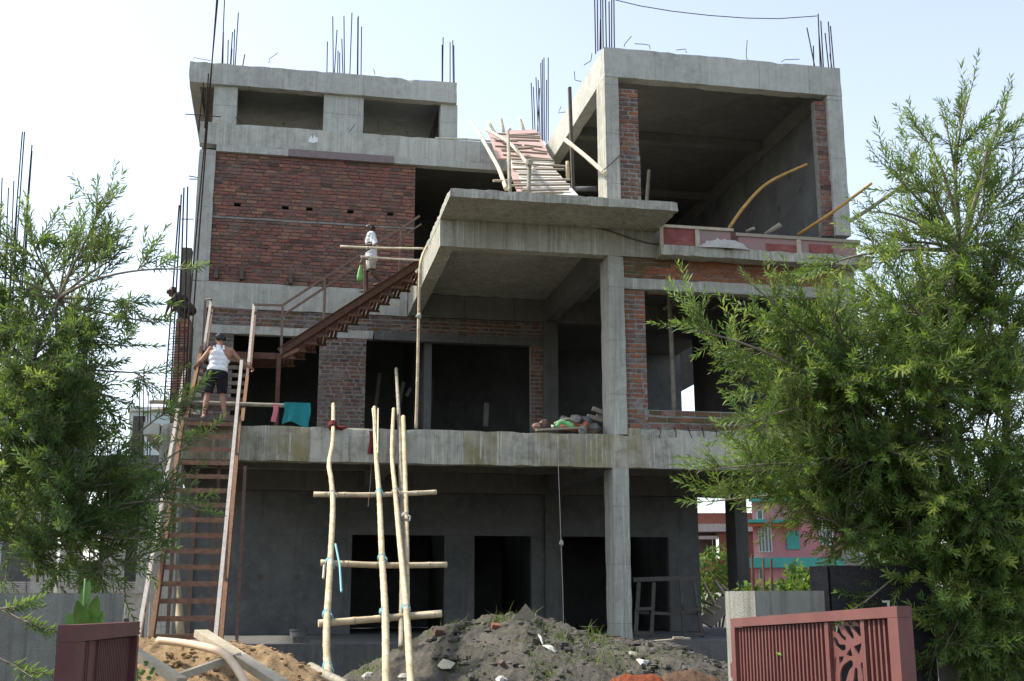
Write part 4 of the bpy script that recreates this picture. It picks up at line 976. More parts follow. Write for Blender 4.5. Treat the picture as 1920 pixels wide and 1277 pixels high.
# the man in the white T-shirt coming down the upper flight
f2 = at(695, 548, Y=3.95)
tee = lambda tg, co, ux, uy, uz, L: ((tg == 'torso') & (uz > -.1)) | ((tg == 'uarml') | (tg == 'uarmr')) & (co[:, 2] > 1.1) | (is_leg(tg) & (uz > -.1))
sh2 = lambda tg, co, ux, uy, uz, L: ((is_leg(tg)) & (co[:, 2] > .57)) | ((tg == 'torso') & (uz < .05))
person('man in white T-shirt and beige shorts walking down the upper steel flight', f2, rad(84), 1.0, dict(
    hl=(-.09, 0, .9), hr=(.09, 0, .9), kl=(-.09, -.02, .5), kr=(.09, .14, .52), al=(-.1, -.24, .26), ar=(.09, .1, .09), footl=(-.1, 1, -.3),
    shl=(-.18, .02, 1.43), shr=(.18, .0, 1.43), neck=(0, .02, 1.52), head=(.0, .05, 1.645), face=(-.1, .95, -.25),
    ell=(-.26, -.08, 1.17), elr=(.26, .02, 1.16), wrl=(-.16, .14, 1.18), wrr=(.2, .2, .97), gripr=(0, .2, -1)), 'skin_dark',
    [('t_shirt', tee, .038, 'white_cloth', .014), ('shorts', sh2, .03, 'beige_cloth', .008)],
    lambda x, y, z: (z > .05) | ((y < -.01) & (z > -.06)))
# green bag hanging from his hand
M['green_bag'] = simple('green_plastic', (.1, .3, .05), (.22, .46, .15), 7, .45, .5)
bp = at(676, 497, Y=3.75)
t = thing('carrier_bag', 'thin green plastic carrier bag hanging from the hand of the man in the T-shirt', 'bag', bp+Vector((0, 0, -.5)))
bg_ = MB(); prof = [(0, .02), (.08, .05), (.2, .09), (.34, .115), (.45, .1), (.5, .05)]
prof = [(a*.85, b*.72) for a, b in prof]
for k, (dz, r_) in enumerate(prof):
    for j in range(12):
        a = 2*math.pi*j/12; kk = 1+.22*noise.noise(Vector((math.cos(a)*2, math.sin(a)*2, dz*7)))
        bg_.v.append((bp.x+math.cos(a)*r_*kk, bp.y+math.sin(a)*r_*.6*kk, bp.z-dz))
for k in range(len(prof)-1):
    for j in range(12): bg_.f.append((k*12+j, k*12+(j+1) % 12, (k+1)*12+(j+1) % 12, (k+1)*12+j))
bg_.f.append(tuple(range(60, 72))); bg_.build('bag_body', M['green_bag'], t, True)
MB().tube([bp+Vector((0, 0, .01)), bp+Vector((-.02, 0, .07)), bp+Vector((.02, .02, .13))], .012, 6).build('handle', M['green_bag'], t)
# the third worker, crouching on the side wall among the bars
c3 = Vector((at(344, 600, Y=3.5).x+.05, 3.55, swz+.005))
person('crouching worker in dark clothes bent over the side wall among the upright bars', c3, rad(80), 1.0, dict(
    hl=(-.1, -.1, .3), hr=(.1, -.1, .3), kl=(-.16, .26, .42), kr=(.16, .26, .42), al=(-.12, .0, .09), ar=(.12, .0, .09),
    shl=(-.17, .16, .62), shr=(.17, .16, .62), neck=(0, .26, .68), head=(0, .36, .74), face=(0, .75, -.65),
    ell=(-.22, .34, .42), elr=(.22, .34, .42), wrl=(-.12, .44, .2), wrr=(.12, .44, .2)), 'skin_dark',
    [('shirt', lambda tg, co, ux, uy, uz, L: (tg == 'torso') | (tg == 'uarml') | (tg == 'uarmr'), .015, 'grey_cloth', .008), ('trousers', lambda tg, co, ux, uy, uz, L: is_leg(tg) | np.char.startswith(tg, 'shin'), .018, 'grey_cloth', .006)],
    lambda x, y, z: (z > .04) | ((y < -.01) & (z > -.06)))
# ================================================================== vegetation
def leafmat(name, dark, mid, young, trans=.55):
    t = NT(name); a = t.n('ShaderNodeAttribute', attribute_name='tint').outputs['Fac']
    c = t.ramp(a, [(0, dark), (.45, mid), (.8, sc(mid, 1.25)), (1, young)])
    n_ = t.noise(3, 3); c = t.mix(t.rng(n_, .35, .65, 0, .35), c, sc(dark, .8))
    t.l(c, t.b.inputs['Base Color']); t.b.inputs['Roughness'].default_value = .5; t.b.inputs['Specular IOR Level'].default_value = .35
    tr = t.n('ShaderNodeBsdfTranslucent'); t.l(t.mix(.5, c, (.22, .3, .03)), tr.inputs[0])
    mx = t.n('ShaderNodeMixShader'); mx.inputs[0].default_value = trans; t.l(t.b.outputs[0], mx.inputs[1]); t.l(tr.outputs[0], mx.inputs[2]); t.l(mx.outputs[0], t.out.inputs[0]); return t.m
M['leaf_r'] = leafmat('bottlebrush_leaves', (.05, .1, .024), (.125, .215, .052), (.33, .39, .09))
M['leaf_l'] = leafmat('bottlebrush_leaves_left', (.04, .085, .032), (.1, .18, .062), (.27, .34, .09))
M['bark'] = simple('grey_brown_bark', (.05, .042, .034), (.13, .115, .095), 9, .9, bump=.8, stretch=(1, 1, .25))
M['twig'] = simple('pale_twig', (.12, .1, .07), (.26, .23, .18), 14, .85)
def leaf_quads(base, d, nrm, L, W_):
    """one narrow leaf as two quads folded along the midrib and drooping: 7 vertices"""
    s_ = np.cross(d, nrm); s_ /= np.linalg.norm(s_)+1e-9
    m1 = base+d*L*.35; m2 = base+d*L*.72-nrm*L*.04; tip = base+d*L-nrm*L*.12
    return [base, m1+s_*W_-nrm*W_*.3, m1-s_*W_-nrm*W_*.3, m2+s_*W_*.8-nrm*W_*.3, m2-s_*W_*.8-nrm*W_*.3, tip]
LF = [(0, 2, 1, 1), (1, 2, 4, 3), (3, 4, 5, 5)]
def spray_template(L, nl, ll, lw, r):
    V_, T_, Fq = [], [], []
    for i in range(nl):
        f_ = (i+.5)/nl; f_ = f_**.85
        z = L*f_; bend = .16*L*f_*f_
        ang = i*2.4+r.uniform(-.4, .4); tilt = r.uniform(.55, .95) if f_ < .85 else r.uniform(.25, .7)
        d = np.array([math.cos(ang)*math.sin(tilt), math.sin(ang)*math.sin(tilt), math.cos(tilt)])
        nrm = np.array([-math.cos(ang)*math.cos(tilt), -math.sin(ang)*math.cos(tilt), math.sin(tilt)])*-1
        nrm = nrm+np.array([r.uniform(-.3, .3) for _ in range(3)]); nrm /= np.linalg.norm(nrm)
        k = len(V_); V_ += leaf_quads(np.array([bend, 0, z]), d, -nrm, ll*r.uniform(.75, 1.15)*(1-.25*f_), lw)
        T_ += [f_]*6
        Fq += [(k+0, k+2, k+1), (k+1, k+2, k+4), (k+1, k+4, k+3), (k+3, k+4, k+5)]
    return np.array(V_), np.array(T_), np.array(Fq)
_r = random.Random(3)
SPR = [spray_template(.36, 27, .112, .0074, _r) for _ in range(4)]+[spray_template(.5, 36, .112, .0074, _r) for _ in range(3)]
def frame(d, r):
    d = d.normalized(); a = d.cross(Vector((r.uniform(-1, 1), r.uniform(-1, 1), r.uniform(-1, 1)))).normalized(); b = d.cross(a)
    return np.array([a, b, d])
def curve(p0, p1, bulge, n=9):
    return [p0.lerp(p1, t)+bulge*(4*t*(1-t)) for t in np.linspace(0, 1, n)]
def tree(name, label, base, trunk_pts, limbs, leafm, seed, sub=(7, 11), spr=(4, 7), sublen=(.35, .95), start=.25, young=.12, dens=1.0, scl=1.0, updraft=.35):
    r = random.Random(seed); root = thing(name, label, 'tree', base)
    wood = MB(); tr = MB()
    for pts, ra, rb in trunk_pts:
        k = len(pts); tr.tube(curve_pts(pts), [ra+(rb-ra)*i/(len(curve_pts(pts))-1) for i in range(len(curve_pts(pts)))], 9)
    PV, PT, PF, off = [], [], [], 0
    def emit(p, d, yg):
        nonlocal off
        V_, T_, F_ = SPR[r.randrange(len(SPR))]
        m_ = frame(d, r); s_ = r.uniform(.6, 1.25)*scl
        v = (V_*s_)@m_+np.array(p); PV.append(v); tint = min(1, max(0, yg)); PT.append(np.clip(tint+.25*(T_-.5)*(1 if tint > .5 else .5)+np.repeat(np.random.default_rng(off).normal(0, .1, len(T_)//6), 6), 0, 1)); PF.append(F_+off); off += len(v)
        wood.tube([p, p+d.normalized()*.3*s_], [.005*scl, .003*scl], 3, False)
    for lb in limbs:
        a, b, ra = Vector(lb[0]), Vector(lb[1]), lb[2]; dn = lb[3] if len(lb) > 3 else 1
        L = (b-a).length; bul = Vector((r.uniform(-.06, .06), r.uniform(-.06, .06), r.uniform(-.02, .10)))*L
        pts = curve(a, b, bul, 12); wood.tube(pts, [ra*(1-i/13)+.004 for i in range(12)], 6, False)
        nsub = int(r.uniform(*sub)*dens*dn*max(.6, L/2.2))
        for i in range(nsub):
            t = start+(1-start)*((i+r.random())/nsub); q = t*11; k = min(10, int(q)); p = pts[k].lerp(pts[k+1], q-k)
            ld = (pts[k+1]-pts[k]).normalized()
            rv = Vector((r.gauss(0, 1), r.gauss(0, 1), r.gauss(0, 1))); rv = (rv-ld*rv.dot(ld)).normalized()
            d = (ld*r.uniform(.5, 1.1)+rv+Vector((0, 0, updraft))).normalized(); sl_ = r.uniform(*sublen)*(1.25-.85*t)*(.45+.55*min(1, dn))
            e = p+d*sl_; sp_ = curve(p, e, Vector((0, 0, -.04*sl_)), 5); wood.tube(sp_, [.009*scl, .008*scl, .007*scl, .006*scl, .004*scl], 4, False)
            base_y = r.random()**2*.75
            if r.random() < young: base_y = r.uniform(.75, 1.1)
            n_ = r.randint(*spr)
            for j in range(n_):
                u = (j+.6)/n_; q2 = u*4; kk = min(3, int(q2)); pp = sp_[kk].lerp(sp_[kk+1], q2-kk)
                rv = Vector((r.gauss(0, 1), r.gauss(0, 1), r.gauss(0, 1)+.25)); dd = (d*1.0+rv.normalized()*.75).normalized() if j < n_-1 else d
                emit(pp, dd, base_y+r.uniform(-.15, .15))
        emit(pts[-1], (pts[-1]-pts[-2])+Vector((0, 0, .02)), .3)
        for k in (-2, -3): emit(pts[k], (pts[-1]-pts[-2]).normalized()+Vector((r.uniform(-.4, .4), r.uniform(-.4, .4), .2)), .3)
    tr.build('trunk', M['bark'], root, True); wood.build('branches', M['twig'], root, True)
    V_ = np.concatenate(PV); F_ = np.concatenate(PF)
    np_mesh('crown', V_, F_, 3, leafm, root, np.concatenate(PT))
    return root
def curve_pts(pts, n=5):
    pts = [Vector(p) for p in pts]; out = []
    for i in range(len(pts)-1):
        p0, p1, p2, p3 = pts[max(i-1, 0)], pts[i], pts[i+1], pts[min(i+2, len(pts)-1)]
        for t in np.linspace(0, 1, n, endpoint=False): out.append(.5*((2*p1)+(p2-p0)*t+(2*p0-5*p1+4*p2-p3)*t*t+(3*p1-p0-3*p2+p3)*t**3))
    return out+[pts[-1]]
# ---- right-hand tree
DR = 13.2
rb_ = at(1800, 1200, D=DR); base = Vector((rb_.x, rb_.y, .03))
def hub(x, y, D=DR): return at(x, y, D=D)
H1, H2, H3, H4 = hub(1790, 980), hub(1765, 830), hub(1780, 640), hub(1800, 470)
trk = [([base, hub(1815, 1120), H1, H2], .11, .075), ([H1, hub(1735, 900), hub(1700, 790)], .06, .04), ([H2, H3, H4], .07, .035), ([base, hub(1850, 1080, 13.6), hub(1880, 900, 13.8), hub(1890, 700, 13.8)], .08, .04), ([H2, hub(1640, 780, 12.9)], .05, .03)]
r = random.Random(11); limbs = []
tips = [(1818, 155, 0, .5), (1886, 172, .3, .5), (1772, 210, .2, .4), (1722, 220, -.2, .4), (1655, 285, -.3, .4), (1640, 375, -.6, .35), (1700, 300, .4, .6), (1850, 260, -.4, .7), (1910, 300, .2, 1.2), (1750, 330, -.6, 1.2), (1825, 360, .7, 1.2), (1700, 430, 0, 1), (1650, 470, .5, .8), (1900, 430, -.5, 1.4), (1780, 430, -.8, 1.4),
        (1545, 495, -.9, .5), (1490, 560, -.6, .6), (1405, 540, -.8, .35), (1420, 600, -.3, .8), (1292, 622, -1.0, .4), (1350, 660, -.5, .55), (1410, 690, -.1, .7), (1480, 650, .2, 1), (1395, 740, -.4, .4), (1560, 600, -.7, 1.2), (1620, 560, .4, 1.3), (1700, 560, -.9, 1.5), (1850, 560, -.3, 1.5),
        (1390, 800, -.9, .6), (1328, 880, -1.0, .5), (1325, 940, -.8, .4), (1400, 860, -.3, 1), (1460, 790, .2, 1), (1375, 905, -.2, .4), (1440, 890, .4, .8), (1500, 860, -.9, 1.2), (1560, 760, .6, 1.3), (1600, 700, -1, 1.4), (1520, 930, -.5, .8), (1580, 900, .3, 1.3), (1650, 850, -.9, 1.5), (1680, 700, .6, 1.4), (1760, 720, -1, 1.5), (1880, 700, -.6, 1.4), (1910, 850, -.8, 1.4),
        (1600, 990, -.7, .9), (1580, 1030, .3, .3), (1660, 960, .5, 1.3), (1700, 1010, -.9, 1.2), (1760, 930, -.9, 1.4), (1850, 950, -1, 1.4), (1900, 1020, -.7, 1.3), (1830, 1060, -.8, 1), (1620, 1130, -1.3, .35), (1680, 1110, -.9, .6), (1790, 1130, -1.0, .8), (1870, 1180, -1.1, .7), (1820, 1240, -1.2, .5), (1910, 1240, -1.2, .7), (1750, 1240, -1.1, .4), (1530, 985, .2, .4), (1640, 640, 0, 1.2), (1740, 620, .5, 1.2), (1800, 820, .5, 1.2)]
for x, y, dd, dn in tips:
    if x < 1560: x += 12
    if y < 470: y += 22; dn *= .55
    elif y < 600: dn *= .8
    D = DR+dd
    hubs = [(1790, 980), (1765, 830), (1780, 640), (1800, 470), (1700, 790), (1640, 780), (1885, 760), (1735, 900)]
    def cost(h):
        dx, dy = x-h[0], y-h[1]; return math.hypot(dx, dy)+ (300 if dy > 60 and y < 1000 else 0)
    h = min(hubs, key=cost); a = at(h[0], h[1], D=DR+dd*.2)
    if math.hypot(x-h[0], y-h[1]) < 60: a = at(h[0]+r.uniform(-80, 80), h[1]+90, D=DR)
    limbs.append((a, at(x, y, D=D), .022, dn))
poly_ = [(1510, 680), (1580, 620), (1680, 560), (1770, 520), (1870, 500), (1930, 520), (1930, 1100), (1800, 1120), (1700, 1040), (1560, 980), (1480, 900), (1440, 800)]
def inside(x, y):
    c = False; n = len(poly_)
    for i in range(n):
        (x1, y1), (x2, y2) = poly_[i], poly_[(i+1) % n]
        if (y1 > y) != (y2 > y) and x < (x2-x1)*(y-y1)/(y2-y1)+x1: c = not c
    return c
k_ = 0
while k_ < 46:
    x, y = r.uniform(1430, 1930), r.uniform(480, 1120)
    if inside(x, y):
        k_ += 1; hx_, hy_ = x+(1800-x)*.45+r.uniform(-40, 40), min(1150, y+r.uniform(60, 170)); dd = r.uniform(-1.1, .9)
        limbs.append((at(hx_, hy_, D=DR+dd*.5), at(x, y, D=DR+dd), .015, .9))
for x, y in ((1790, 1180), (1840, 1140), (1890, 1120), (1820, 1230), (1870, 1215), (1910, 1180), (1905, 1265), (1800, 1270), (1850, 1260), (1775, 1210), (1880, 1170), (1830, 1190)):
    limbs.append((at(x+40, y-120, D=DR-.4), at(x, y, D=11.9), .014, .5))
tree('bottlebrush_tree', 'tall feathery green tree in front of the right side of the building', base, trk, limbs, M['leaf_r'], 21, sub=(9, 13), spr=(4, 7), start=.2, young=.2, dens=1.55, sublen=(.3, .8))
# ---- left-hand tree
DL = 12.2
lb_ = Vector((at(-30, 1200, D=DL).x, at(-30, 1200, D=DL).y, .03))
G1, G2, G3 = at(-20, 980, D=DL), at(20, 830, D=DL), at(60, 680, D=DL)
trk = [([lb_, at(-40, 1090, D=DL), G1, G2], .1, .06), ([G2, G3, at(110, 560, D=DL)], .04, .015), ([G1, at(90, 1000, D=DL), at(150, 990, D=DL-.2)], .045, .025)]
tips = [(190, 372, 0, .5), (145, 425, .3, .45), (60, 430, -.3, .45), (0, 410, .2, .45), (205, 490, -.4, .4), (120, 500, .2, .6), (-10, 520, -.3, .7), (60, 560, .4, .8), (165, 580, -.5, .7), (340, 505, -.9, .2), (290, 605, -.7, .16), (235, 570, -.2, .2), (240, 650, .4, .3), (290, 700, -.4, .16), (325, 765, -.8, .22), (215, 750, .1, .5), (370, 825, -1.0, .18), (180, 690, -.6, .9),
        (20, 560, -.2, .8), (90, 620, -.4, .8), (10, 620, .3, .9), (130, 640, .2, .8), (60, 640, -.7, .8), (170, 640, -.2, .6), (120, 720, .4, 1.3), (50, 700, -.8, 1.4), (0, 660, .2, 1.3), (-20, 780, -.5, 1.4), (90, 830, -.7, 1.5), (160, 820, .3, 1.1), (215, 870, -.5, .7), (370, 955, -1.1, .2), (245, 950, -.6, .7), (255, 1010, -.9, .6), (220, 960, .2, 1.2), (150, 920, -.8, 1.4), (60, 920, .4, 1.4), (0, 900, -.8, 1.3), (100, 1000, -.9, 1.3), (180, 1030, -.5, 1.0), (225, 1060, -.8, .6), (210, 1090, -.9, .45), (40, 1030, -.9, 1.1), (0, 1000, .2, 1.2), (140, 1060, .2, .8), (0, 1010, -.2, .3), (90, 780, .3, 1.4), (30, 760, 0, 1.4), (150, 760, 0, 1.2), (60, 860, -.2, 1.3)]
limbs = []
for x, y, dd, dn in tips:
    if y < 480: y += 25
    if y < 760: dn *= .8
    hubs = [(-20, 980), (20, 830), (60, 680), (110, 560), (110, 990)]
    h = min(hubs, key=lambda h: math.hypot(x-h[0], y-h[1])+(250 if y-h[1] > 80 else 0))
    a = at(h[0], h[1], D=DL+dd*.2)
    if math.hypot(x-h[0], y-h[1]) < 60: a = at(h[0]-40, h[1]+100, D=DL)
    limbs.append((a, at(x, y, D=DL+dd), .014, dn))
for x0_, y0_, x1, y1 in ((-110, 1120, 62, 1175), (-120, 1200, 40, 1255), (-90, 1150, 20, 1145)):
    limbs.append((at(x0_, y0_, D=8.9), at(x1, y1, D=8.7), .012, .1))
limbs.append((at(-30, 980, D=DL), at(-110, 1120, D=8.9), .03, .05))
tree('bottlebrush_tree', 'feathery dark green tree leaning in from the left edge over the stucco wall', lb_, trk, limbs, M['leaf_l'], 33, sub=(8, 12), spr=(4, 7), start=.3, young=.1, dens=1.45, sublen=(.28, .75))
# ---- canna plants by the left gate
M['canna'] = simple('broad_green_leaf', (.05, .13, .02), (.12, .24, .045), 4, .4, .5)
def big_leaf(base, tip, w_, parent, mat='canna', fold=.25, droop=.1):
    base, tip = Vector(base), Vector(tip); d = tip-base; L = d.length; u = d/L
    side = u.cross(Vector((0, -1, .2))); side = side.normalized() if side.length > .1 else Vector((1, 0, 0)); nn = side.cross(u)
    mb = MB(); n_ = 9
    for i in range(n_+1):
        t = i/n_; wv = w_*math.sin(math.pi*min(1, t*.93+.05))**.8*(1-.35*t); c = base+d*t+Vector((0, -droop*L*t*t*.4, -droop*L*t*t))
        for k in (-1, -.5, 0, .5, 1): mb.v.append(tuple(c+side*wv*k+nn*(abs(k)*wv*fold)+nn*.006*math.sin(t*30)*abs(k)))
    for i in range(n_):
        for k in range(4): a = i*5+k; mb.f.append((a, a+1, a+6, a+5))
    return mb.build('leaf', M[mat], parent, True)
DC = 8.6
t = thing('canna_plant', 'broad-leaved green plant growing between the stucco wall and the left gate leaf', 'plant', Vector((at(150, 1277, D=DC).x, at(150, 1277, D=DC).y, .02)))
MB().tube([Vector(t.location), at(155, 1180, D=DC), at(160, 1085, D=DC)], [.018, .014, .008], 6).build('stem', M['canna'], t, True)
for b, e, w_ in (((153, 1150), (168, 1082), .05), ((160, 1190), (146, 1118), .07), ((168, 1180), (184, 1108), .06), ((165, 1195), (196, 1140), .06), ((150, 1215), (128, 1140), .075), ((130, 1270), (110, 1172), .06), ((125, 1290), (107, 1215), .05), ((172, 1200), (180, 1150), .06), ((108, 1300), (118, 1245), .05)):
    big_leaf(at(*b, D=DC), at(*e, D=DC+random.uniform(-.1, .1)), w_, t)
t = thing('weed', 'small leafy green weed at the foot of the sand heap beside the left gate', 'plant', Vector((at(262, 1277, D=9.5).x, at(262, 1277, D=9.5).y, .05)))
MB().tube([Vector(t.location), at(258, 1262, D=9.5), at(254, 1240, D=9.5)], .008, 5).build('stem', M['canna'], t)
for i in range(14):
    a = at(250+random.uniform(-8, 40), 1245+random.uniform(0, 30), D=9.5+random.uniform(-.1, .1)); big_leaf(a, a+Vector((random.uniform(-.06, .06), random.uniform(-.05, .02), random.uniform(0, .05))), .022, t)
# ---- leafy bushes seen past the building
M['bush'] = leafmat('bush_leaves', (.03, .07, .015), (.075, .16, .03), (.2, .3, .05))
def bush(name, label, c, rx, ry, rz, n, ls, seed, mat='bush'):
    r_ = np.random.default_rng(seed); root = thing(name, label, 'bush', Vector(c)-Vector((0, 0, rz)))
    d = r_.normal(size=(n, 3)); d /= np.linalg.norm(d, axis=1)[:, None]; rad_ = r_.uniform(.45, 1, n)**.5
    lump = np.array([1+.35*noise.noise(Vector(q*1.8)+Vector((seed, 0, 0))) for q in d])
    P = np.array(c)+d*np.array([rx, ry, rz])*(rad_*lump)[:, None]
    a = r_.normal(size=(n, 3)); a /= np.linalg.norm(a, axis=1)[:, None]; b = np.cross(a, d+.3*r_.normal(size=(n, 3))); b /= np.linalg.norm(b, axis=1)[:, None]
    L = ls*r_.uniform(.6, 1.3, n)[:, None]
    V_ = np.stack([P, P+a*L*.5+b*L*.3, P+a*L, P+a*L*.5-b*L*.3], 1).reshape(-1, 3)
    F_ = (np.arange(n)[:, None]*4+np.arange(4)).astype(int)
    np_mesh('foliage', V_, F_, 4, M[mat], root, np.repeat(np.clip(r_.beta(2, 3, n)*(.6+.4*rad_), 0, 1), 4))
    sm = MB(); b0 = Vector(c)-Vector((0, 0, rz))
    for k in range(5): sm.tube([b0+Vector((.1*k-.2, 0, -.3)), Vector(c)+Vector((rx*.5*(k-2)/2, 0, 0))], [.04, .015], 5)
    sm.build('stems', M['bark'], root); return root
# ================================================================== heaps in the yard
def sandmat(name, c1, c2, c3, sc_=9):
    t = NT(name); a = t.noise(3, 8, .7); c = t.mix(t.rng(a, .35, .65), c1, c2); b = t.noise(sc_*3, 6, .75); c = t.mix(t.rng(b, .5, .72, 0, .65), c, c3)
    t.bump(t.math('ADD', t.math('MULTIPLY', a, 1.5), b), .9, .05); return t.fin(c, .97, .1)
M['sand'] = sandmat('brown_sand', (.27, .18, .1), (.4, .29, .17), (.19, .125, .07))
M['soil'] = sandmat('dark_soil', (.075, .07, .06), (.135, .126, .108), (.045, .042, .036), 7)
M['red_soil'] = sandmat('red_brick_dust', (.17, .05, .025), (.3, .09, .045), (.1, .04, .025), 9)
M['brown_soil'] = sandmat('brown_soil', (.1, .065, .045), (.16, .1, .07), (.06, .04, .03), 9)
def mkheap(prof, D, ry, name):
    """heap whose ridge follows a surveyed skyline; falls away to front and back"""
    P = [at(x, y, D=D) for x, y in prof]
    ux = (P[-1]-P[0]); ux.z = 0; ux.normalize(); uy = Vector((-ux.y, ux.x, 0)); o_ = P[0]
    xs = [(p-o_).dot(ux) for p in P]; zs = [p.z for p in P]
    def z_at(x, y):
        q = Vector((x, y, 0))-Vector((o_.x, o_.y, 0)); u, v_ = q.dot(ux), q.dot(uy)
        h = float(np.interp(u, xs, zs, 0, 0)); s_ = max(0, min(1, (u-xs[0])/.5+.4))*1.0
        f_ = abs(v_)/ry; k = max(0, 1-f_**1.6); return h*k
    cx_ = (P[0]+P[-1])/2; return z_at, cx_, ux, uy, (xs[-1]-xs[0])/2
def ridge_heap(name, label, cat, prof, D, ry, mat, n=110, rough=.1, frq=2.0, seed=0, lumps=.0, ny=70, front=None):
    z_at, c, ux, uy, hx = mkheap(prof, D, ry, name); hx += .05
    mb = MB(); zz = []
    for j in range(ny+1):
        for i in range(n+1):
            u, v_ = (i/n*2-1)*hx, (j/ny*2-1)*ry
            q = Vector((c.x, c.y, 0))+ux*u+uy*v_; z = z_at(q.x, q.y)
            p = Vector((q.x*frq, q.y*frq, seed)); k = .8*noise.noise(p)+.6*noise.noise(p*2.1)+.5*noise.noise(p*4.3)+.42*noise.noise(p*9)+.34*noise.noise(p*19)
            w_ = noise.noise(p*3.1+Vector((5, 5, 5))); k += lumps*max(0, w_-.15)*3
            z = z+rough*k*min(1, z/.4) if z > .02 else -.03
            mb.v.append((q.x, q.y, z))
    for j in range(ny):
        for i in range(n):
            a = j*(n+1)+i; qd = (a, a+1, a+n+2, a+n+1)
            if max(mb.v[k][2] for k in qd) > -.02: mb.f.append(qd)
    o = mb.build(name, M[mat], None, True); tag(o, label, cat)
    return z_at, o
za_s, sand = ridge_heap('sand_heap', 'heap of light brown sand at the foot of the steel stair', 'sand heap', [(195, 1330), (235, 1225), (260, 1197), (300, 1210), (360, 1206), (440, 1208), (500, 1220), (545, 1236), (590, 1262), (625, 1300), (660, 1360)], 13.6, 1.9, 'sand', rough=.05, frq=2.6, seed=3, lumps=.5)
za_m, mound = ridge_heap('soil_mound', 'big mound of dark weedy soil and rubble in front of the ground floor', 'soil mound', [(600, 1290), (690, 1250), (760, 1212), (800, 1186), (850, 1172), (920, 1160), (985, 1150), (1050, 1172), (1120, 1195), (1200, 1204), (1270, 1208), (1330, 1238), (1400, 1262), (1480, 1310)], 19.0, 3.4, 'soil', n=260, ny=150, rough=.075, frq=1.7, seed=8, lumps=.15)
za_r, _ = ridge_heap('red_heap', 'small heap of red brick dust at the front right foot of the soil mound', 'brick dust heap', [(1120, 1290), (1160, 1272), (1200, 1262), (1235, 1268), (1280, 1300)], 14.3, .7, 'red_soil', n=40, ny=30, rough=.05, frq=5, seed=5)
za_b, _ = ridge_heap('brown_heap', 'small heap of loose brown earth beside the red brick dust', 'earth heap', [(1215, 1300), (1250, 1262), (1300, 1258), (1340, 1272), (1400, 1320)], 14.6, .7, 'brown_soil', n=50, ny=30, rough=.05, frq=5, seed=6)
# hit a sight line with a heap surface
def on(x, y, z_at, d0, d1):
    p = at(x, y, D=d0)
    for D in np.linspace(d0, d1, 240):
        p = at(x, y, D=D)
        if p.z <= z_at(p.x, p.y): return p
    return p
MZ = lambda x, y: on(x, y, za_m, 15.2, 19.6)
SZ = lambda x, y: on(x, y, za_s, 11.6, 14)
# grass on the mound
M['grass'] = leafmat('weedy_grass', (.05, .085, .02), (.1, .16, .04), (.24, .28, .09))
def grass(name, spots, n, h, seed, z_at, kind='stuff'):
    r_ = random.Random(seed); V_, F_, T_ = [], [], []
    for k in range(n):
        sx, sy, rr = spots[r_.randrange(len(spots))]; a = r_.gauss(0, rr*.5); b = r_.gauss(0, rr*.5)
        x, y = sx+a, sy+b; z = z_at(x, y)
        if z < .05: continue
        z -= .03
        L = h*r_.uniform(.4, 1.3); d = Vector((r_.gauss(0, .35), r_.gauss(0, .35), 1)).normalized(); s_ = Vector((r_.uniform(-1, 1), r_.uniform(-1, 1), 0)).normalized()*.006
        p = Vector((x, y, z)); q = p+d*L*.55; e = p+d*L+Vector((d.x, d.y, -.25))*L*.35; i = len(V_)
        V_ += [p-s_, p+s_, q+s_*.8, q-s_*.8, e]; F_ += [(i, i+1, i+2), (i, i+2, i+3), (i+3, i+2, i+4)]; t = r_.random(); T_ += [t]*5
    o = np_mesh(name, np.array([tuple(v) for v in V_]), np.array(F_), 3, M['grass'], None, T_); return tag(o, kind=kind)
sp_ = []
for x, y, rr in ((930, 1165, .5), (960, 1160, .4), (1010, 1175, .5), (1060, 1200, .35), (1130, 1210, .5), (1150, 1240, .6), (1130, 1265, .5), (1090, 1245, .4), (1180, 1230, .35), (760, 1215, .3), (880, 1240, .6), (1010, 1255, .4), (1250, 1225, .4), (850, 1175, .4), (680, 1262, .4), (990, 1210, .5), (1120, 1200, .3)):
    p = MZ(x, y); sp_.append((p.x, p.y, rr))
grass('mound_grass', sp_, 3000, .1, 5, za_m)
sp_ = [(MZ(x, y).x, MZ(x, y).y, .25) for x, y in ((1110, 1195), (1125, 1205), (985, 1160), (940, 1162), (1145, 1245), (850, 1162), (690, 1262))]
grass('tall_grass', sp_, 130, .3, 6, za_m)
# stones and clods scattered on the mound
st = MB(); r_ = random.Random(4)
for k in range(1500):
    x, y = r_.uniform(-4.2, 2.6), r_.uniform(-8.5, -3.2); z = za_m(x, y)
    if z < .1: continue
    s_ = r_.choice((.008, .01, .012, .016, .016, .022, .035)); st.ball((x, y, z+s_*.2), s_*r_.uniform(.8, 1.5), s_*r_.uniform(.8, 1.5), s_*.8, 5, 3, .6, k)
cl_ = MB()
for k in range(1100):
    x, y = r_.uniform(-4.6, 2.8), r_.uniform(-8.6, -3.2); z = za_m(x, y)
    if z < .05: continue
    s_ = r_.choice((.02, .025, .03, .04, .055, .075)); cl_.ball((x, y, z+s_*.15), s_*r_.uniform(.7, 1.5), s_*r_.uniform(.7, 1.4), s_*.7, 6, 4, .9, k)
tag(cl_.build('soil_clods', M['soil'], None), kind='stuff')
o = st.build('loose_stones', simple('grey_stones', (.07, .066, .058), (.19, .18, .16), 7, .95), None); tag(o, kind='stuff')
st = MB()
